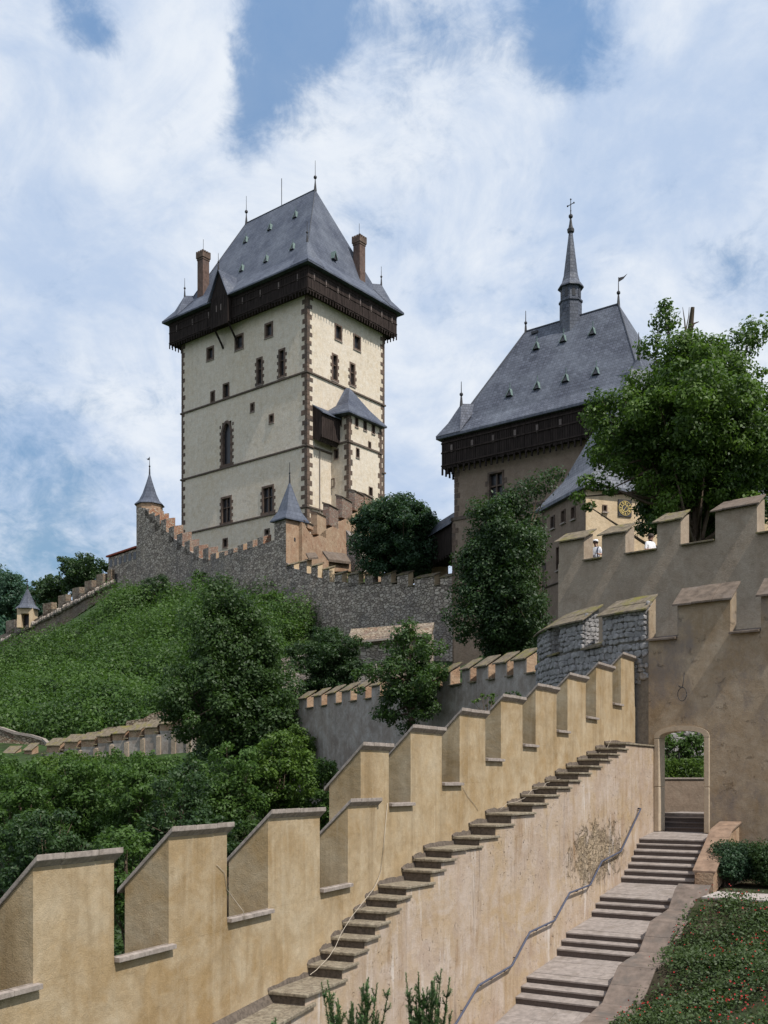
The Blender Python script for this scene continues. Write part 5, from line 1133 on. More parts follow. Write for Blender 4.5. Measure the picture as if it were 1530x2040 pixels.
m = MB(); m.tube([P(1352, 1549, 33.9), P(1353, 1500, 33.9)], .03, 6); tag(m.build('garden_stake', MT['iron']), 'thin dark stake standing in the grass behind the doorway', 'stake')
# iron ring on the wall
m = MB(); c = XW.pt(*XW.tz(1359, 1383, .16), .16); rx, rz_ = .13, .19; tv = Vector((-XW.d.x, -XW.d.y, 0)); pts = [c + tv * rx * math.cos(a) + Vector((0, 0, rz_ * math.sin(a))) for a in [2 * math.pi * i / 20 for i in range(21)]]
m.tube(pts, .012, 5); m.tube([c + Vector((0, 0, rz_)), c + Vector((0.03, 0, rz_ + .12)), c + Vector((.05, 0, rz_ + .3)), XW.pt(XW.t(1363), c.z + rz_ + .42, 0)], .012, 5)
m.tube([c + Vector((0, 0, rz_)) + tv * .05, c + Vector((0, 0, rz_ + .06)) - tv * .12, c + Vector((0, 0, rz_)) - tv * .05], .01, 5)
tag(m.build('wire_ring', MT['iron'], None, smooth=True), 'black wire loop hanging on the brown wall above the doorway', 'wire loop')

# ---------------------------------------------------------------- upper battlement wall
UW = Pl(1185, 42, vp=-1650); zs2, ze2 = 8.99, 9.93; TU = .75
uw = thing('upper_wall', 'high brown plaster wall with hipped slab merlons where visitors look out', 'wall', tuple(UW.pt(0, 0, 0)))
m = MB(); m.run(UW, UW.t(2300), UW.t(1112), [(0, -1), (0, zs2), (-TU, zs2), (-TU, -1)]); m.build('wall_body', MT['upper'], uw)
for i, (a, b) in enumerate(((1113.5, 1163), (1199, 1246), (1309, 1356), (1425, 1508), (1580, 1665), (1745, 1840), (1930, 2040))): roofed_merlon(uw, UW, a, b, zs2 + .0015, ze2 - (.02 if i else 0) + (.12 if i == 2 else 0) + (.18 if i == 3 else 0), 'upper', 'cap' if i < 3 else 'cap_brown', TU, .5, .17, 4, seed=20 + i, hip=i > 0, ov_side=.15)
for a, b in ((1163, 1199), (1246, 1309), (1356, 1425), (1508, 1580), (1665, 1745), (1840, 1930)): sill_slab(uw, UW, a, b, zs2, 'cap', TU, .17, 3, .22)
m = MB(); m.run(UW, UW.t(2300), UW.t(1112), [(-TU, 7.6), (-TU, 8.0), (-3.2, 8.0), (-3.2, 7.6)]); m.build('wall_walk', MT['cap_brown'], uw)

# ---------------------------------------------------------------- distant curtain walls
def rmerlon(root, pl, ua, ub, v0, v1, T=.75, mat='rubble', cheek='brick', capm=None, slope=.25, capk=.5):
    """merlon between pixels ua..ub, base v0, top v1 (pixels at ub)"""
    t0, t1 = pl.t(ua), pl.t(ub); z0, z1 = pl.tz(ub, v0)[1], pl.tz(ub, v1)[1]
    if abs(t1 - t0) < .15: return
    s_ = 1 if t1 > t0 else -1
    m = MB(); m.run(pl, t0, t1, [(0, z0), (0, z1), (-T, z1 + slope), (-T, z0)]); mm = m.build('merlon', MT[mat], root)
    if cheek: q = MB(); q.run(pl, t1 + s_ * .002, t1 + s_ * .02, [(-.02, z0), (-.02, z1 - .02), (-T + .02, z1 + slope - .04), (-T + .02, z0)]); q.build('merlon_end', MT[cheek], mm)
    if capm: q = MB(); q.run(pl, t0 - s_ * .06, t1 + s_ * .08, [(.12, z1 - .01), (.12, z1 + .06), (-T - .1, z1 + slope + capk * .5), (-T - .1, z1 + slope - .05)]); q.build('cap_slab', MT[capm], mm)
def z3(x, y): return 200 + x / 3.643, 920 + y / 3.643
def z4(x, y): return 560 + x / 3.643, 960 + y / 3.643
LWp = Pl(272, 136, u1=420, Y1=121); RWp = Pl(420, 121, u1=569, Y1=110); FWp = Pl(569, 110, u1=960, Y1=93)
cu_ = thing('curtain_wall', 'rough grey rubble curtain wall dipping below the great tower between its two corner turrets', 'wall', tuple(P(420, 1180, 121)))
ends_l = [(345, 380, 340, 405), (388, 402, 365, 440), (425, 447, 380, 495), (470, 494, 412, 525), (528, 552, 465, 580), (588, 612, 515, 630), (643, 668, 568, 668), (708, 737, 606, 714), (778, 803, 622, 730)]
ends_r = [(838, 858, 650, 712), (900, 925, 638, 690), (965, 992, 618, 668), (1035, 1062, 587, 650), (1105, 1132, 560, 628), (1180, 1208, 532, 605)]
top = [(272, 1006)] ; 
poly = [(LWp.t(272), 14), (LWp.t(272), LWp.tz(272, 1010)[1]), (LWp.t(290), LWp.tz(290, 1012)[1])]
prev_u = 288
for (a, b, va, vb) in ends_l:
    u, v = z3(a, vb - 14); poly += [(LWp.t(u + 4), LWp.tz(u + 4, v)[1])]
poly += [(LWp.t(420), LWp.tz(420, 1118)[1]), (LWp.t(420), 14)]
m = MB(); m.wall(LWp, poly, -1.2, 0)
poly = [(RWp.t(420), 14), (RWp.t(420), RWp.tz(420, 1118)[1])]
for (a, b, va, vb) in ends_r: u, v = z3(a, vb - 8); poly += [(RWp.t(u), RWp.tz(u, v)[1])]
poly += [(RWp.t(545), RWp.tz(545, 1076)[1]), (RWp.t(569), RWp.tz(569, 1076)[1]), (RWp.t(569), 12)]
m.wall(RWp, poly, -1.2, 0)
fl_ = [(92, 635), (185, 668), (265, 698), (350, 735), (442, 733), (562, 750), (668, 748), (797, 745), (922, 768), (1112, 762), (1257, 757), (1424, 768)]
poly = [(FWp.t(569), 12), (FWp.t(569), FWp.tz(569, 1120)[1])]
for (x, y) in fl_: u, v = z4(x, y - 8); poly += [(FWp.t(u), FWp.tz(u, v)[1])]
poly += [(FWp.t(1010), FWp.tz(1010, 1168)[1]), (FWp.t(1010), 8)]
m.wall(FWp, poly, -1.2, 0); m.build('wall_body', MT['rubble'], cu_)
pu = None
for k, (a, b, va, vb) in enumerate(ends_l):
    ua = z3(a, 0)[0] - (9 if k else 6); ub = z3(a, 0)[0]; rmerlon(cu_, LWp, ua, ub + 1.5, 920 + (vb) / 3.643, 920 + va / 3.643, T=1.3, slope=.35)
for k, (a, b, va, vb) in enumerate(ends_r):
    ub = z3(a, 0)[0]; rmerlon(cu_, RWp, ub - 11, ub, 920 + vb / 3.643, 920 + (va + 10) / 3.643, T=1.1, slope=.4, cheek='brick' if k % 3 else 'bare')
fr_ = [(45, 92, 600, 632), (133, 185, 578, 668), (218, 265, 608, 698), (303, 350, 632, 735), (388, 442, 668, 733), (485, 562, 665, 752), (608, 668, 672, 748), (725, 797, 668, 745), (842, 922, 668, 768), (968, 1112, 682, 762), (1155, 1257, 682, 757), (1325, 1424, 682, 768)]
for k, (a, b, va, vb) in enumerate(fr_): rmerlon(cu_, FWp, 560 + a / 3.643, 560 + b / 3.643, 960 + vb / 3.643, 960 + va / 3.643, T=.75, cheek='yellow' if k != 6 else None, slope=.4, capm='cap', capk=.2)  # yellow plaster on the merlon ends stands in for sunlight there
for (a, b, zz) in ((562, 608, 750), (668, 725, 748), (797, 842, 745), (922, 968, 768), (1112, 1155, 762), (1257, 1325, 757), (1424, 1480, 768)):
    t0, t1 = FWp.t(560 + a / 3.643), FWp.t(560 + b / 3.643); z = FWp.tz(560 + a / 3.643, 960 + zz / 3.643)[1] + .12; q = MB(); q.run(FWp, t0 + .01, t1 - .01, [(.12, z - .02), (.12, z + .06), (-.9, z + .2), (-.9, z)]); q.build('sill_slab', MT['cap'], cu_)
def turret_roof(root, c, r0, h, mat='slate', n=8, rot=0.39, flag=.5, fh=2.2):
    m = MB(); m.lathe(c, [(r0, -.12), (r0 * .98, 0), (r0 * .70, h * .12), (r0 * .46, h * .35), (r0 * .2, h * .72), (.06, h)], n, rot); m.build('roof', MT[mat], root); finial(root, c + Vector((0, 0, h)), fh, .13, flag=flag)
# left bartizan
t1_ = thing('corner_turret', 'stone corner turret with slate cone roof where the curtain wall falls away on the left', 'turret', tuple(P(297, 1170, 137)))
m = MB(); c = P(298, 1006, 137.5); m.lathe(Vector((c.x, c.y, 14)), [(1.72, 0), (1.72, c.z - 14 - 1.2)], 8, .39); m.build('wall', MT['rubble'], t1_)
m = MB(); m.lathe(Vector((c.x, c.y, c.z - 1.2)), [(1.74, 0.001), (1.74, 1.25)], 8, .39); m.build('plaster_drum', MT['bare'], t1_)
turret_roof(t1_, c, 2.0, 4.2, flag=-.5, rot=.39); 
# turret in front of the great tower
t2_ = thing('corner_turret', 'square corner turret with slate pyramid roof standing before the foot of the great tower', 'turret', tuple(P(571, 1120, 110)))
T2 = Fr(((570 - CX) * 110 / F, 110), (-.70, .714), (.714, .70)); z1 = (HY - 1032) * 110 / F
m = MB(); m.box(T2.pt, 0, 2.0, 0, 2.6, 12, z1); m.build('wall', MT['rubble'], t2_)
m = MB(); m.box(T2.pt, -.04, -.002, -.04, 2.6, 22, z1); m.build('plaster_face', MT['bare'], t2_)
q = MB(); q.box(T2.pt, -.06, -.041, 1.05, 1.25, z1 - 2.3, z1 - 1.9); q.build('loophole', MT['dark'], t2_)  # dark plate for the shade inside the loophole
cc = T2.pt(1.0, 1.3, z1); m = MB(); zr2 = (HY - 960) * 112 / F; E = [T2.pt(-.35, -.35, z1), T2.pt(2.35, -.35, z1), T2.pt(2.35, 2.95, z1), T2.pt(-.35, 2.95, z1)]; K2 = [x_.lerp(Vector((cc.x, cc.y, z1)), .38) + Vector((0, 0, 1.0)) for x_ in E]
m.add(E + K2 + [Vector((cc.x, cc.y, zr2))] + [x_ - Vector((0, 0, .12)) for x_ in E], [(0, 1, 5, 4), (1, 2, 6, 5), (2, 3, 7, 6), (3, 0, 4, 7), (4, 5, 8), (5, 6, 8), (6, 7, 8), (7, 4, 8), (9, 10, 1, 0), (10, 11, 2, 1), (11, 12, 3, 2), (12, 9, 0, 3), (12, 11, 10, 9)]); m.build('roof', MT['slate'], t2_)
finial(t2_, Vector((cc.x, cc.y, zr2)), 2.0, .11)
# stepped wall climbing behind it
s4 = thing('stepped_wall', 'patched brick and plaster battlement wall climbing to the right behind the pyramid roofed turret', 'wall', tuple(P(660, 1110, 116)))
SWp = Pl(602, 111, u1=750, Y1=128)
pts4 = [(602, 1040), z4(190, 345), z4(232, 400), z4(262, 400), z4(330, 345), z4(350, 340), z4(425, 288), z4(443, 285), z4(520, 232), z4(535, 230), z4(605, 190), z4(670, 180), (760, 1000)]
poly = [(SWp.t(602), 12)] + [(SWp.t(u), SWp.tz(u, v)[1]) for u, v in pts4] + [(SWp.t(760), 12)]
m = MB(); m.wall(SWp, poly, -1.0, 0); m.build('wall_body', MT['bare'], s4)
for (a, b, va, vb) in ((165, 235, 305, 345), (262, 327, 245, 400), (350, 415, 190, 335), (443, 515, 138, 285), (535, 600, 92, 230), (608, 665, 112, 188)):
    rmerlon(s4, SWp, 560 + a / 3.643, 560 + b / 3.643, 960 + vb / 3.643 + 2, 960 + va / 3.643 + 3, T=.8, mat='brick' if a > 300 else 'bare', cheek=None, slope=.3, capm='cap_brown', capk=.3)
ln = thing('lean_to', 'small lean-to with sagging brown tiled roof against the patched battlement wall', 'shed', tuple(P(670, 1125, 107)))
q4 = [P(*z4(300, 500), 108), P(*z4(470, 520), 111), P(*z4(507, 580), 109.5), P(*z4(345, 560), 106.5)]
m = MB(); m.prism(q4, [x_ - Vector((0, 0, .25)) for x_ in q4]); m.build('roof', MT['cap_brown'], ln)
m = MB(); m.prism([P(*z4(345, 566), 107), P(*z4(505, 584), 110), P(*z4(505, 650), 110), P(*z4(345, 650), 107)], [P(*z4(345, 566), 107) + Vector((0, 1, 0)), P(*z4(505, 584), 110) + Vector((0, 1, 0)), P(*z4(505, 650), 110) + Vector((0, 1, 0)), P(*z4(345, 650), 107) + Vector((0, 1, 0))]); m.build('wall', MT['bare'], ln)
bt = thing('buttress', 'dark sloping stone buttress beside the lean-to below the leafy tree', 'buttress', tuple(P(700, 1120, 108)))
q4 = [P(*z4(470, 350), 112), P(*z4(560, 480), 110), P(*z4(600, 650), 110), P(*z4(480, 650), 112)]; m = MB(); m.prism(q4, [x_ + Vector((.6, .8, 0)) for x_ in q4]); m.build('wall', MT['rubble'], bt)
# little hood
hd = thing('roof_hood', 'tiny tiled hood over a dark opening behind the front merlons', 'roof', tuple(P(620, 1110, 108)))
q4 = [P(*z4(180, 515), 109), P(*z4(250, 512), 110), P(*z4(270, 545), 108.5), P(*z4(200, 552), 107.5)]; m = MB(); m.prism(q4, [x_ - Vector((0, 0, .2)) for x_ in q4]); m.build('roof', MT['cap_brown'], hd)
# low house left of the first turret
lh = thing('gate_house', 'low stone house with thin red roof edge at the left end of the curtain wall', 'house', tuple(P(245, 1170, 138)))
HW = Pl(216, 142, u1=273, Y1=136.5); t0, t1 = HW.t(216), HW.t(273)
m = MB(); m.wall(HW, [(t0, 18), (t0, HW.tz(216, 1112)[1]), (t1, HW.tz(273, 1093)[1]), (t1, 18)], -2.5, 0); m.build('wall', MT['rubble'], lh)
for i in range(6):
    f = (i + .3) / 6; ta_, tb2 = t0 + (t1 - t0) * f, t0 + (t1 - t0) * (f + .09); z = HW.tz(216, 1112)[1] * (1 - f) + HW.tz(273, 1093)[1] * f
    q = MB(); q.run(HW, ta_, tb2, [(.003, z - 1.3), (.003, z - .35), (.03, z - .35), (.03, z - 1.3)]); q.build('opening', MT['dark'], lh)  # flat dark panel on the wall, painted shade of an open slot
m = MB(); za, zb = HW.tz(216, 1110)[1], HW.tz(273, 1091)[1]; m.prism([HW.pt(t0 - .3, za, .25), HW.pt(t0 - .3, za + .2, .25), HW.pt(t0 - .3, za + .45, -2.8), HW.pt(t0 - .3, za, -2.8)], [HW.pt(t1, zb, .25), HW.pt(t1, zb + .2, .25), HW.pt(t1, zb + .45, -2.8), HW.pt(t1, zb, -2.8)]); m.build('roof', simple('red_tile', (.30, .075, .05), .85, .3, 5, .01, .2), lh)
q = MB(); q.run(HW, HW.t(229), HW.t(234), [(.004, HW.tz(231, 1168)[1]), (.004, HW.tz(231, 1143)[1]), (.03, HW.tz(231, 1143)[1]), (.03, HW.tz(231, 1168)[1])]); q.build('door_shade_panel', MT['dark'], lh)  # dark panel painting the shade within the doorway
# outer wall running down to the far left
OW = Pl(0, 158, u1=228, Y1=140)
ow = thing('outer_wall', 'tan brick battlement wall descending the green slope at the far left', 'wall', tuple(P(110, 1230, 148)))
def zo(x, y): return x / 5.1, 1140 + y / 5.1
line = [(0, 640), (60, 620), (145, 560), (205, 560), (370, 470), (435, 430), (520, 372), (590, 372), (668, 290), (735, 290), (803, 215), (860, 210), (930, 150), (980, 150), (1140, 60)]
bot = [(1150, 180), (940, 275), (700, 440), (300, 720), (0, 840)]
poly = [(OW.t(zo(x, y)[0]), OW.tz(*zo(x, y))[1]) for x, y in line] + [(OW.t(zo(x, y + 60)[0]), OW.tz(*zo(x, y + 60))[1]) for x, y in bot]
m = MB(); m.wall(OW, poly, -1.0, 0); m.build('wall_body', MT['tan_rubble'], ow)
for (a, b, va, vb) in ((60, 148, 480, 620), (435, 522, 305, 470), (590, 668, 225, 392), (735, 803, 150, 300), (860, 930, 80, 225), (980, 1045, 10, 160), (1090, 1130, -30, 80)):
    u0, v0 = zo(a, vb); u1, v1 = zo(b, va); rmerlon(ow, OW, u0, u1, v0, v1, T=.9, mat='tan_rubble', cheek=None, slope=.1)
m = MB()
for i in range(60):
    f = i / 59; u, v = 228 * f, (1140 + 720 / 5.1) * (1 - f) + (1140 + 105 / 5.1) * f + rnd.uniform(-1, 1); t, z = OW.tz(u, v); m.ball(OW.pt(t, z, .2), rnd.uniform(.25, .45), 6)
m.build('stone_ledge', MT['rubble'], ow, kind='stuff')
t3_ = thing('sentry_turret', 'small tan sentry turret with grey cone roof on the far left wall', 'turret', tuple(P(56, 1250, 153)))
c = P(55, 1213, 153); m = MB(); hw_ = 1.15; zb_ = c.z - 2.9
m.wbox(c.x - hw_, c.x - .55, c.y - hw_, c.y + hw_, zb_, c.z); m.wbox(c.x + .6, c.x + hw_, c.y - hw_, c.y + hw_, zb_, c.z); m.wbox(c.x - .549, c.x + .599, c.y - hw_, c.y + hw_, c.z - .85, c.z); m.wbox(c.x - .549, c.x + .599, c.y + .4, c.y + hw_, zb_, c.z - .851); m.build('wall', MT['yellow'], t3_)
q = MB(); q.wbox(c.x - .54, c.x + .59, c.y + .2, c.y + .39, zb_, c.z - .86); q.build('opening_shade_panel', MT['dark'], t3_)  # dark panel set in the recess to paint its shade
m = MB(); m.lathe(c, [(1.75, -.1), (1.7, .02), (1.15, .55), (.75, 1.5), (.1, 2.9)], 8, .39); m.build('roof', MT['slate2'], t3_); finial(t3_, c + Vector((0, 0, 2.9)), 1.4, .12, flag=-.35)

# ---------------------------------------------------------------- low crenellated walls in the middle distance
KW = Pl(1061, 38.5, vp=-300)
kw = thing('middle_wall', 'grey stained plaster wall with small slab roofed merlons behind the ochre battlements', 'wall', tuple(P(820, 1480, 48)))
zk_ = 4.02
m = MB(); m.run(KW, KW.t(1075), KW.t(560), [(0, -9), (0, zk_), (-.5, zk_), (-.5, -9)]); m.build('wall_body', MT['lowwall'], kw)
def z6(x): return 560 + x / 2.942
for k, (a, b) in enumerate(((105, 150), (190, 235), (270, 320), (355, 405), (445, 492), (530, 578), (625, 675), (725, 780), (835, 890), (945, 990), (1060, 1106), (1145, 1212), (1255, 1322), (1362, 1436))):
    roofed_merlon(kw, KW, z6(a), z6(b), zk_ + .001, 4.62, 'lowwall', 'cap', .5, .62, .12, 2, seed=60 + k, ov_side=.06)
    t1 = KW.t(z6(b)); q = MB(); q.run(KW, t1 - .02, t1 - .002, [(-.02, zk_ + .002), (-.02, 4.58), (-.48, 4.84), (-.48, zk_ + .002)]); q.build('merlon_end', MT['bare'], kw)
prs = [(105, 150), (190, 235), (270, 320), (355, 405), (445, 492), (530, 578), (625, 675), (725, 780), (835, 890), (945, 990), (1060, 1106), (1145, 1212), (1255, 1322), (1362, 1436)]
for (a, b), (c_, d_) in zip(prs[:-1], prs[1:]): sill_slab(kw, KW, z6(b), z6(c_), zk_, 'cap', .5, .12, 1, .2)
sill_slab(kw, KW, 582, z6(105), zk_, 'cap', .5, .12, 1, .2); sill_slab(kw, KW, z6(1436), 1070, zk_, 'cap', .5, .12, 1, .2)
JW = Pl(-20, 76, u1=380, Y1=68)
jw = thing('lower_left_wall', 'weathered grey crenellated wall with slab roofed merlons at the foot of the green slope', 'wall', tuple(P(200, 1500, 72)))
jm = [(-60, 1508, 28), (7, 1499.8, 23), (48, 1494, 16), (93, 1484.5, 27), (128.5, 1477, 27), (162, 1473, 27), (195, 1466, 25), (224, 1460.5, 26), (257, 1454, 25), (288, 1448.5, 26), (318, 1441, 26), (348, 1434, 26)]
poly = [(JW.t(-60), -3)]
for (u, v, w_) in jm: poly += [(JW.t(u), JW.tz(u, v + 15)[1]), (JW.t(u + w_ + 6), JW.tz(u, v + 15)[1])]
poly = [poly[0]] + poly[1:] + [(JW.t(380), -3)]
m = MB(); m.wall(JW, poly, -.6, 0); m.build('wall_body', MT['lowwall'], jw)
for k, (u, v, w_) in enumerate(jm):
    z = JW.tz(u, v)[1]; zb_ = JW.tz(u, v + 15)[1]; roofed_merlon(jw, JW, u, u + w_, zb_ + .001, z, 'bare', 'cap', .6, .65, .14, 3, seed=80 + k, ov_side=.05)
    if k: 
        z2_ = JW.tz(u, v + 17)[1]; sill_slab(jw, JW, u - 9, u - 1, z2_, 'cap', .5, .15, 1, .2)
    if k > 3: q = MB(); q.run(JW, JW.t(u + w_ - 1), JW.t(u + w_ + 7), [(.002, -2), (.002, zb_ - .1), (.1, zb_ - .15), (.16, -2)]); q.build('pilaster', MT['upper'], jw)
# curving stone coping at far left bottom, broken wall behind the merlons, terrace wall in the middle
cv_ = thing('curved_garden_wall', 'pale curved rubble wall with grey coping at the lower left edge', 'wall', tuple(P(40, 1490, 78)))
pts = [P(-60, 1441, 80), P(0, 1453, 79), P(30, 1463, 78.5), P(60, 1468, 78), P(85, 1476, 77.5), P(93, 1484, 77)]
m = MB(); c2 = MB()
for a, b in zip(pts[:-1], pts[1:]):
    o_ = Vector((0, .7, 0)); m.prism([a, b, b + o_, a + o_], [Vector((q.x, q.y, q.z - 4)) for q in (a, b, b + o_, a + o_)]); c2.prism([a + Vector((0, -.12, .003)), b + Vector((0, -.12, .003)), b + o_ + Vector((0, .1, .003)), a + o_ + Vector((0, .1, .003))], [a + Vector((0, -.12, .2)), b + Vector((0, -.12, .2)), b + o_ + Vector((0, .1, .2)), a + o_ + Vector((0, .1, .2))])
m.build('wall_body', MT['tan_rubble'], cv_); c2.build('coping', MT['coping'], cv_)
rw = thing('ruined_wall', 'broken pale rubble wall top rising behind the slab roofed merlons on the left', 'wall', tuple(P(290, 1450, 76)))
m = MB(); q_ = [(175, 1462), (200, 1455), (215, 1449), (250, 1446), (252, 1436), (285, 1432), (300, 1422), (345, 1410), (400, 1405), (400, 1480), (175, 1480)]
m.prism([P(u, v, 77 - u * .01) for u, v in q_], [P(u, v, 77 - u * .01) + Vector((.2, .9, 0)) for u, v in q_]); m.build('wall_body', MT['tan_rubble'], rw)
tw = thing('terrace_wall', 'short rubble terrace wall with tan sloping top between two trees below the curtain wall', 'wall', tuple(P(740, 1300, 84)))
q_ = [(560, 1312), (640, 1296), (695, 1277), (800, 1264), (860, 1262), (860, 1480), (560, 1480)]; m = MB(); m.prism([P(u, v, 86 - (u - 560) * .012) for u, v in q_], [P(u, v, 86 - (u - 560) * .012) + Vector((.2, .9, 0)) for u, v in q_]); m.build('wall_body', MT['rubble'], tw)
q_ = [P(690, 1279, 84), P(860, 1262, 82), P(865, 1240, 86.5), P(700, 1253, 88.5)]; m = MB(); m.prism(q_, [x_ - Vector((0, 0, .3)) for x_ in q_]); m.build('sloping_top', MT['tan_rubble'], tw)
q_ = [P(690, 1283, 83.8), P(860, 1266, 81.8), P(860, 1262, 81.8), P(690, 1279, 83.8)]; m = MB(); m.prism(q_, [x_ + Vector((0, .5, 0)) for x_ in q_]); m.build('coping', MT['coping'], tw)
# ---------------------------------------------------------------- visitors behind the upper wall
def person(lab, u, v_top, Y, zf, shirt, hat, hair, turn=0.0, lean=0.0):
    """standing adult 1.7 m tall; one continuous skinned body, clothing and hair as separate parts."""
    base = P(u, v_top, Y); H = base.z - zf; s = H / 1.72; root = thing('person', lab, 'person', (base.x, base.y, zf))
    rot = Matrix.Rotation(turn, 3, 'Z')
    def q(x, y, z): return rot @ Vector((x * s, (y - lean * max(0, z - .9)) * s, z * s))
    J = {'pel': (0, 0, .93, .14), 'waist': (0, .0, 1.08, .12), 'chest': (0, .01, 1.28, .145), 'nb': (0, .01, 1.45, .065), 'neck': (0, -.01, 1.51, .052), 'head': (0, -.02, 1.62, .088), 'top': (0, -.02, 1.68, .07)}
    ed = [('pel', 'waist'), ('waist', 'chest'), ('chest', 'nb'), ('nb', 'neck'), ('neck', 'head'), ('head', 'top')]
    for d, n in ((-1, 'L'), (1, 'R')):
        J.update({'hip' + n: (.09 * d, 0, .88, .095), 'kn' + n: (.1 * d, -.01, .48, .062), 'an' + n: (.1 * d, .02, .09, .042), 'to' + n: (.11 * d, -.13, .04, .035),
                  'sh' + n: (.18 * d, .01, 1.39, .062), 'el' + n: (.25 * d, -.04, 1.13, .042), 'wr' + n: (.15 * d, -.26, 1.12, .03), 'ha' + n: (.12 * d, -.33, 1.13, .034)})
        ed += [('pel', 'hip' + n), ('hip' + n, 'kn' + n), ('kn' + n, 'an' + n), ('an' + n, 'to' + n), ('chest', 'sh' + n), ('sh' + n, 'el' + n), ('el' + n, 'wr' + n), ('wr' + n, 'ha' + n)]
    def skin(name, keys, scale, mat, par):
        ks = list(keys); me = bpy.data.meshes.new(name); me.from_pydata([tuple(q(*J[k][:3])) for k in ks], [(ks.index(a), ks.index(b)) for a, b in ed if a in ks and b in ks], [])
        o = link(name, me, mat, None); o.location = root.location; md = o.modifiers.new('skin', 'SKIN')
        for i, k in enumerate(ks): rr = J[k][3] * s * scale; me.skin_vertices[0].data[i].radius = (rr * (1.25 if k in ('chest', 'waist', 'pel') else 1), rr)
        me.skin_vertices[0].data[0].use_root = True
        sb = o.modifiers.new('sub', 'SUBSURF'); sb.levels = 1; sb.render_levels = 1
        if par: setp(o, par)
        return o
    body = skin('body', J.keys(), 1, MT['skin'], root)
    skin('shirt', ['pel', 'waist', 'chest', 'nb', 'shL', 'shR', 'elL', 'elR'], 1.16, shirt, root)
    skin('trousers', ['pel', 'hipL', 'hipR', 'knL', 'knR', 'anL', 'anR'], 1.15, MT['denim'], root)
    hc = q(0, -.02, 1.62) + root.location
    m = MB(); m.ball(hc + rot @ Vector((0, .025 * s, .035 * s)), .112 * s, 10); m.ball(hc + rot @ Vector((0, .07 * s, -.07 * s)), .07 * s, 8); m.build('hair', hair, root, smooth=True)
    m = MB(); f = rot @ Vector((0, -1, 0)); rt = rot @ Vector((1, 0, 0)); m.ball(hc + f * .1 * s - Vector((0, 0, .01 * s)), .016 * s, 6)
    m.build('nose', MT['skin'], root)
    m = MB()
    for d in (-1, 1): m.ball(hc + f * .088 * s + rt * d * .033 * s + Vector((0, 0, .015 * s)), .01 * s, 5)
    m.build('eyes', MT['dark'], root)
    for d in (-1, 1):   # fingers resting on the parapet
        hd_ = q(*J['haL' if d < 0 else 'haR'][:3]) + root.location; m = MB()
        for k in range(4): a = hd_ + rt * (k - 1.5) * .019 * s; m.tube([a, a + f * .04 * s, a + f * (.075 - abs(k - 1.4) * .006) * s - Vector((0, 0, .012 * s))], [.009 * s, .008 * s, .006 * s], 5)
        m.tube([hd_ - rt * d * .03 * s, hd_ - rt * d * .055 * s + f * .03 * s], [.01 * s, .007 * s], 5); m.build('fingers', MT['skin'], root)
    if hat:
        m = MB(); m.lathe(hc + Vector((0, 0, .045 * s)), [(.118 * s, 0), (.116 * s, .04 * s), (.08 * s, .085 * s), (.02 * s, .1 * s)], 12)
        b0 = hc + Vector((0, 0, .05 * s)); m.prism([b0 + rt * .09 * s, b0 + f * .18 * s + rt * .06 * s, b0 + f * .18 * s - rt * .06 * s, b0 - rt * .09 * s], [x_ + Vector((0, 0, .012 * s)) for x_ in (b0 + rt * .09 * s, b0 + f * .18 * s + rt * .06 * s, b0 + f * .18 * s - rt * .06 * s, b0 - rt * .09 * s)]); m.build('cap', MT['white'], root)
    if hat:
        m = MB(); m.tube([q(.11, -.14, 1.0) + root.location, q(.11, -.175, 1.25) + root.location, q(.12, -.06, 1.45) + root.location], .022 * s, 6); m.build('shoulder_strap', MT['denim'], root)
    return root
MT['skin'] = simple('skin', (.50, .30, .22), .6, .08, 5, .001, .3); MT['denim'] = simple('navy_cloth', (.05, .06, .11), .9, .2, 20, .002, .1); MT['white'] = simple('white_cloth', (.80, .80, .82), .85, .04, 20, .002, .1)
MT['hair'] = simple('dark_hair', (.04, .025, .02), .6, .2, 20, .002, .3); MT['palegrey'] = simple('pale_shirt', (.72, .74, .80), .85, .04, 20, .002, .1)
person('woman in a white sun cap and white shirt looking over the upper battlements', 1187, 1077, 43.2, 8.22, MT['palegrey'], True, MT['hair'], R(-25), .05)
person('dark haired visitor in a white shirt half hidden behind the third upper merlon', 1293, 1066, 42.2, 8.12, MT['white'], False, MT['hair'], R(30), .15)

# ---------------------------------------------------------------- trees
G1 = 'trees and tall bushes on the castle slopes'
tree('broadleaf_tree', 'tall dark round crowned tree with bright top in the middle of the green slope', 'tree', 465, 1355, 60, 134, 165, 'dusk', .19, 220, 560, 21, base_v=1560, tr=.28, group=G1, shape='cone', extra=[(430, 1190, 1.3, 59), (400, 1235, 1.4, 59), (470, 1200, 1.1, 59), (438, 1166, .9, 59), (500, 1230, 1.2, 59), (362, 1400, 1.2, 59), (375, 1450, 1.2, 59), (560, 1430, 1.2, 59), (575, 1370, 1.0, 59), (530, 1480, 1.2, 59), (420, 1490, 1.3, 59), (355, 1340, 1.0, 59)])
tree('broadleaf_tree', 'round very dark tree clipped like a ball between the slope and the low merlons', 'tree', 652, 1318, 68, 80, 78, 'deep', .16, 150, 1000, 22, base_v=1410, tr=.18, group=G1)
tree('broadleaf_tree', 'loose leafy tree between the two low crenellated walls', 'tree', 812, 1352, 44, 92, 108, 'dusk', .15, 130, 760, 23, base_v=1490, tr=.16, group=G1, clump=.22, extra=[(800, 1262, .6, 44), (815, 1245, .45, 44), (870, 1290, .5, 44), (850, 1420, .5, 44), (760, 1420, .5, 44)])
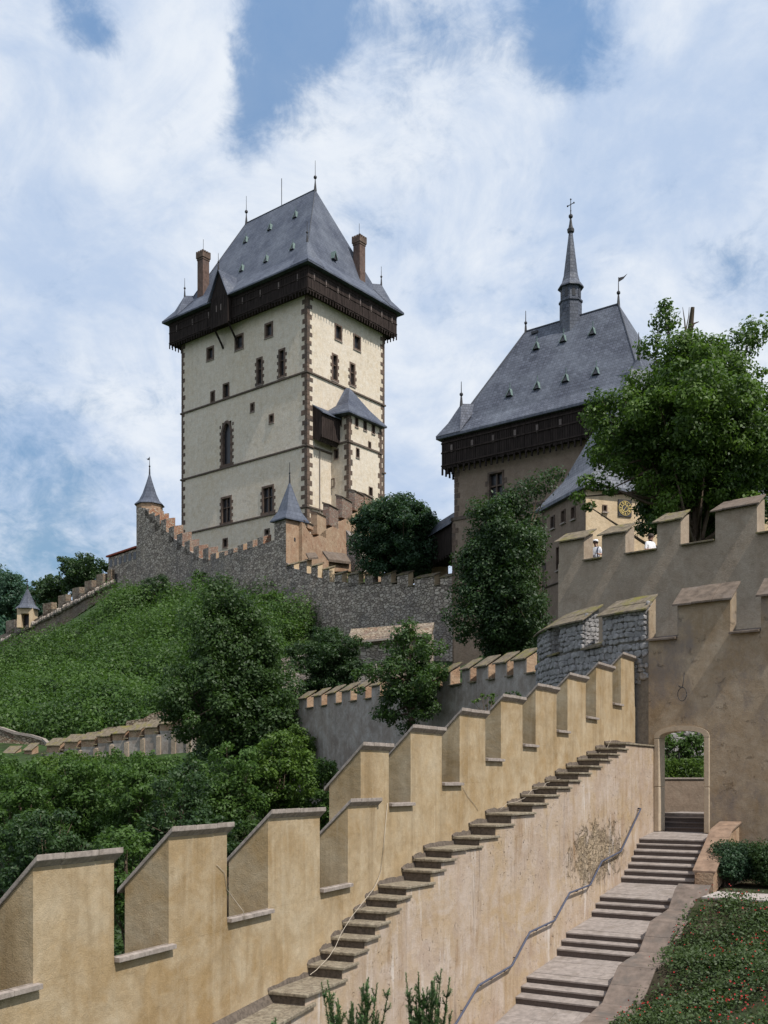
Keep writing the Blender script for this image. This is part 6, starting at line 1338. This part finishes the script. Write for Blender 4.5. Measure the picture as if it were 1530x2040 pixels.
tree('broadleaf_tree', 'tall dark drooping tree standing in front of the taupe chapel tower', 'tree', 1005, 1165, 62, 95, 200, 'deep', .19, 190, 520, 24, base_v=1370, tr=.25, group=G1, extra=[(1075, 965, 1.0, 62), (1105, 945, .7, 62), (1040, 985, 1.2, 62), (935, 1100, .6, 62), (1010, 1010, 1.3, 62)])
tree('broadleaf_tree', 'dense round tree beside the covered bridge above the front curtain wall', 'tree', 795, 1068, 101.5, 92, 86, 'blue', .27, 190, 480, 25, base_v=1185, tr=.25, group=G1, extra=[(722, 1085, 1.5, 101.5), (760, 1020, 1.9, 101.5), (862, 1095, 1.6, 100), (740, 1120, 1.7, 102), (830, 1122, 1.7, 101)])
tr6 = tree('broadleaf_tree', 'big bright green broadleaf tree towering over the upper wall on the right', 'tree', 1392, 858, 49, 190, 172, 'bright', .19, 300, 680, 26, base_z=6.5, tr=.34, group=G1, clump=.25,
     extra=[(1325, 640, .75, 49), (1325, 610, .45, 49), (1300, 690, .8, 49), (1470, 690, 1.0, 49), (1505, 660, .9, 49), (1185, 830, .75, 48), (1200, 800, .8, 48), (1245, 800, .9, 48), (1215, 860, .9, 48), (1250, 900, .9, 48), (1195, 905, .55, 48), (1170, 960, .5, 47.5), (1150, 990, .4, 47.5), (1172, 1008, .35, 47.5), (1190, 960, .5, 47.5), (1215, 975, .4, 47.5), (1520, 900, 1.1, 49), (1500, 950, .9, 49), (1420, 980, 1.0, 49), (1370, 990, 1.0, 49), (1320, 950, .9, 49), (1310, 1035, .55, 47), (1340, 1040, .6, 47), (1490, 1000, .7, 48), (1265, 850, .9, 48), (1290, 900, .9, 48), (1270, 760, .8, 48.5), (1350, 900, 1.1, 48), (1400, 930, 1.1, 48), (1450, 930, 1.1, 48), (1230, 930, .6, 47.5), (1290, 960, .7, 47.5), (1330, 1000, .7, 47)])
tree('broadleaf_tree', 'dark shaded tree behind the big bright tree and the upper wall', 'tree', 1410, 975, 52, 165, 105, 'deep', .2, 240, 650, 27, base_z=7.5, tr=.3, group=G1, clump=.26)
m = MB(); m.tube([P(1362, 760, 49), P(1370, 690, 49), P(1376, 650, 48.6), P(1380, 612, 48.4)], [.2, .17, .13, .09], 7); m.tube([P(1374, 665, 49), P(1382, 645, 49), P(1392, 641, 49)], [.07, .05, .02], 5); m.tube([P(1368, 690, 49), P(1364, 640, 49), P(1360, 612, 49)], [.06, .03, .01], 5); m.tube([P(1366, 660, 49), P(1372, 630, 49), P(1373, 612, 49)], [.03, .02, .01], 4)
m.build('dead_branch', MT['bark'], tr6)
G2 = 'leafy bushes and small trees filling the valley behind the foreground wall'
vl = [(30, 1570, 50, 110, 62, 'mid', 'wide low bush at the left edge below the slab roofed merlons'), (150, 1560, 49, 100, 62, 'bright', 'wide low bush in front of the small slab roofed merlons'), (300, 1555, 47, 90, 60, 'mid', 'wide low bush below the right end of the slab roofed merlons'), (395, 1560, 46, 70, 60, 'deep', 'shaded bush at the foot of the big dark tree'), (530, 1545, 45, 70, 62, 'mid', 'bush at the right foot of the big dark tree'),
      (40, 1620, 40, 120, 110, 'mid', 'leafy bush filling the left edge behind the first merlon'), (160, 1590, 42, 100, 95, 'mid', 'broad green bush above the first foreground merlon'), (270, 1600, 40, 90, 105, 'mid', 'tall bush between the first and second foreground merlons'), (360, 1640, 36, 85, 100, 'deep', 'darker bush behind the second foreground merlon'),
      (455, 1590, 42, 75, 110, 'mid', 'pointed green bush above the third foreground merlon'), (560, 1560, 44, 75, 110, 'bright', 'brighter bush left of the upper battlement section'), (640, 1590, 46, 60, 90, 'mid', 'bush touching the left side of the upper battlement section'), (90, 1720, 33, 110, 110, 'deep', 'dark low bush behind the leftmost merlon'), (250, 1740, 30, 90, 110, 'mid', 'low bush seen through the first embrasure'),
      (420, 1700, 32, 70, 90, 'deep', 'low bush seen beyond the second embrasure'), (-20, 1560, 48, 90, 60, 'mid', 'distant bush at the left edge under the merloned wall'), (110, 1545, 52, 80, 50, 'bright', 'low bush in front of the lower left wall'), (365, 1545, 53, 70, 45, 'mid', 'low bush between the pilastered grey wall and the big dark tree'), (235, 1540, 52, 70, 48, 'mid', 'low bush beside the pilastered grey wall'), (590, 1500, 56, 45, 60, 'bright', 'sunny bush between big dark tree and grey wall')]
for i, (u, v, Y, ru, rv, mt, lab) in enumerate(vl): tree('valley_bush', lab, 'bush', u, v, Y, ru, rv, mt, .12 if Y < 38 else .15, 120, 1300 if Y < 38 else 850, 100 + i, base_z=(HY - v) * Y / F - rv * Y / F - 2.5, tr=.1, group=G2, clump=.24)
G3 = 'dark trees on the ridge at the far left'
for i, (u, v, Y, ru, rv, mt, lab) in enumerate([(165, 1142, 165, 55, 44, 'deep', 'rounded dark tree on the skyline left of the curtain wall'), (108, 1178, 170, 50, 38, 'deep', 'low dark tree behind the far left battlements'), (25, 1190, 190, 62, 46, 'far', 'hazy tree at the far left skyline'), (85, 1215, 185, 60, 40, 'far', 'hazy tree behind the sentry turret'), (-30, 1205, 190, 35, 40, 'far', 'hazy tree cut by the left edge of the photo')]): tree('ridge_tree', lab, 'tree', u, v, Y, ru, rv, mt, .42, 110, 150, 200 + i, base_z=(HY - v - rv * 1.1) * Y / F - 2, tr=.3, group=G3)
tree('wall_shrub', 'small bright shrub growing behind the ochre coping near the middle', 'shrub', 972, 1395, 30, 26, 16, 'bright', .09, 20, 1500, 300, base_z=0.5, tr=.04)
tree('wall_shrub', 'small dark shrub just right of the bright shrub behind the ochre coping', 'shrub', 1025, 1385, 31, 20, 13, 'deep', .09, 16, 1500, 301, base_z=0.8, tr=.04)
# undergrowth on the slope: nobody could count it
rs_ = np.random.RandomState(12); cs, rad = [], []
k = 0
while len(cs) < 1000 and k < 20000:
    k += 1; u, v, Y = rs_.uniform(-60, 700), rs_.uniform(1180, 1500), rs_.uniform(72, 142)
    x = (u - CX) * Y / F; z = float(TZ([x], [Y])[0]); vv = HY - z * F / Y
    if vv > 1490 or vv < 1150: continue
    if Y < 83 and vv > 1468 and u < 400: continue
    if u > 575 and vv > 1262 + (700 - u) * .1: continue
    top_lim = 1165 + max(0, (225 - u)) * .52 if u < 225 else 1175 + max(0, u - 420) * .1
    if vv < top_lim + 6 and u < 600: continue
    if u < 225 and vv < 1205 + (225 - u) * .56: continue
    rr = rs_.uniform(.7, 1) ** 1 * (.7 + 2.4 * rs_.rand() ** 3); cs.append((x, Y, z + rr * .45)); rad.append(rr)
C, Nn, Z, T = blobs(cs, rad, 125, .30, 77, squash=.85, up=.5)
tag(link('undergrowth', leafmesh('undergrowth', C, Nn, Z, T), LM['mid']), 'dense low bushes covering the slope below the curtain wall', 'undergrowth', kind='stuff')
for i, (u, v, rr, mt, lab) in enumerate([(312, 1198, 2.6, 'deep', 'dark bush against the foot of the curtain wall on the left'), (545, 1215, 1.8, 'mid', 'bush at the foot of the curtain wall right of the tall bright topped tree'), (120, 1400, 2.0, 'deep', 'dark bush low on the green slope above the slab roofed merlons'), (255, 1300, 1.8, 'mid', 'single rounded bush halfway up the green slope'), (600, 1262, 1.5, 'bright', 'bright bush where the green slope meets the rubble terrace')]):
    best = min((abs(HY - float(TZ([(u - CX) * Y / F], [Y])[0]) * F / Y - v), Y) for Y in range(80, 135)); Y = best[1]; tree('slope_bush', lab, 'bush', u, v - rr * F / Y * .4, Y, rr * F / Y, rr * .8 * F / Y, mt, .24, 50, 420, 400 + i, tr=.06, group='single bushes standing on the green slope')
# leafy floor of the valley behind the foreground wall
cs, rad = [], []
for _ in range(420):
    Y = rs_.uniform(13, 62); x = rs_.uniform(-.38, .0) * Y + 1.0
    if x > -.135 * 0 + (Y - 18.2) * .6 - 2.2: continue
    cs.append((x, Y, float(TZ([x], [Y])[0]) + .3)); rad.append(rs_.uniform(.7, 1.4))
C, Nn, Z, T = blobs(cs, rad, 160, .2, 91, up=.8); tag(link('brambles', leafmesh('brambles', C, Nn, Z, T), LM['deep']), 'low brambles covering the valley floor behind the foreground wall', 'brambles', kind='stuff')
# weeds along the foot of the big wall
cs, rad = [], []
for _ in range(110):
    u = rs_.uniform(250, 900); Y = 112 - (u - 250) * .02 + rs_.uniform(-3, 2); x = (u - CX) * Y / F; z = float(TZ([x], [Y])[0]); cs.append((x, Y, z)); rad.append(rs_.uniform(.6, 1.3))
C, Nn, Z, T = blobs(cs, rad, 80, .34, 78, up=.7); tag(link('weeds', leafmesh('weeds', C, Nn, Z, T), LM['bright']), 'scattered brighter bushes along the foot of the curtain wall', 'weeds', kind='stuff')
# forest on the far hill
cx_, cy_, rx, ry, hh = HILL; cs, rad = [], []
for _ in range(900):
    a, b = rs_.uniform(-1, 1), rs_.uniform(-1, .3)
    if a * a + b * b > .9: continue
    cs.append((cx_ + a * rx, cy_ + b * ry, -13 + (hh + 13) * (1 - a * a - b * b) ** 1.3 + 2)); rad.append(rs_.uniform(3, 6))
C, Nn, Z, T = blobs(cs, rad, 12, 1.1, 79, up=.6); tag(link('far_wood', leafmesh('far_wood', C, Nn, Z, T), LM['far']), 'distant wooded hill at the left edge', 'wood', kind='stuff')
# ivy patch on the curtain wall
cs = [RWp.pt(RWp.t(u), RWp.tz(u, v)[1], .2) for u, v in ((392, 1150), (400, 1143), (408, 1148), (396, 1160))]; C, Nn, Z, T = blobs([tuple(c) for c in cs], [.7] * 4, 120, .3, 5); iv = link('ivy', leafmesh('ivy', C, Nn, Z, T), LM['mid']); tag(iv, 'small patch of ivy growing on the rubble curtain wall', 'ivy')

# ---------------------------------------------------------------- yew in the bottom foreground
def yew(lab, u, v, Y, hgt, n, seed, spread=.5):
    r = random.Random(seed); b = P(u, 2150, Y); root = thing('yew_bush', lab, 'yew', tuple(b), 'young yew bushes at the foot of the ledge wall')
    C, Nn, Z, T, st_ = [], [], [], [], MB(); rs = np.random.RandomState(seed); topz = (HY - v) * Y / F
    V = []; Fc = []; tint = []
    for i in range(n):
        ang = r.uniform(0, 6.28); sp = r.uniform(.1, 1) * spread; L = (topz - b.z) * r.uniform(.62, 1.0)
        p0 = b + Vector((math.cos(ang) * sp * .25, math.sin(ang) * sp * .25, 0)); p2 = b + Vector((math.cos(ang) * sp, math.sin(ang) * sp * .6, L)); p1 = p0.lerp(p2, .5) + Vector((math.cos(ang) * sp * .1, 0, -.02))
        shoots = [(p0, p1, p2, 1.0)]
        for j in range(r.randint(3, 6)):
            f = r.uniform(.35, .92); s0 = p0.lerp(p1, f * 2) if f < .5 else p1.lerp(p2, f * 2 - 1); a2 = r.uniform(0, 6.28); l2 = r.uniform(.10, .22) * (1.25 - f)
            d = Vector((math.cos(a2) * .7, math.sin(a2) * .7, .75)).normalized(); shoots.append((s0, s0 + d * l2 * .5, s0 + d * l2 + Vector((0, 0, .02)), .8))
        for (a, m_, e, w_) in shoots:
            st_.tube([a, m_, e], [.006 * w_, .004 * w_, .0015], 4, False)
            ln_ = (e - a).length; k = int(ln_ / .0022)
            for q in range(k):
                f = q / k
                if w_ == 1.0 and f < .35: continue
                c = a.lerp(m_, f * 2) if f < .5 else m_.lerp(e, f * 2 - 1); dr = (e - a).normalized(); sd = dr.cross(Vector((r.gauss(0, 1), r.gauss(0, 1), r.gauss(0, 1)))).normalized()
                nd = (sd + dr * .6).normalized(); nl = .030 * (1 - .5 * f ** 3) * r.uniform(.8, 1.2); wv = nd.cross(dr).normalized() * .0045
                kk = len(V); V += [tuple(c - wv), tuple(c + wv), tuple(c + nd * nl + wv * .4), tuple(c + nd * nl - wv * .4)]; Fc.append((kk, kk + 1, kk + 2, kk + 3)); tint.append(min(1, .2 + .6 * f ** 2 + r.random() * .25))
    me = bpy.data.meshes.new('needles'); me.from_pydata(V, [], Fc); at = me.attributes.new('tint', 'FLOAT', 'FACE'); at.data.foreach_set('value', tint); link('needles', me, LM['yew'], root)
    st_.build('stems', MT['bark'], root, smooth=True); return root
yew('young yew with upright feathery shoots left of the pair in front of the ledge wall', 708, 1945, 9.0, .9, 22, 1, .33)
yew('taller pair of yew shoots right of the first yew before the ledge wall', 843, 1932, 9.0, .9, 24, 2, .27)
yew('few yew tips just breaking the bottom edge near the lowest ledge slab', 545, 2022, 8.6, .6, 5, 3, .12)
yew('few yew tips breaking the bottom edge at the left of the ledge', 432, 2026, 8.6, .6, 5, 4, .12)
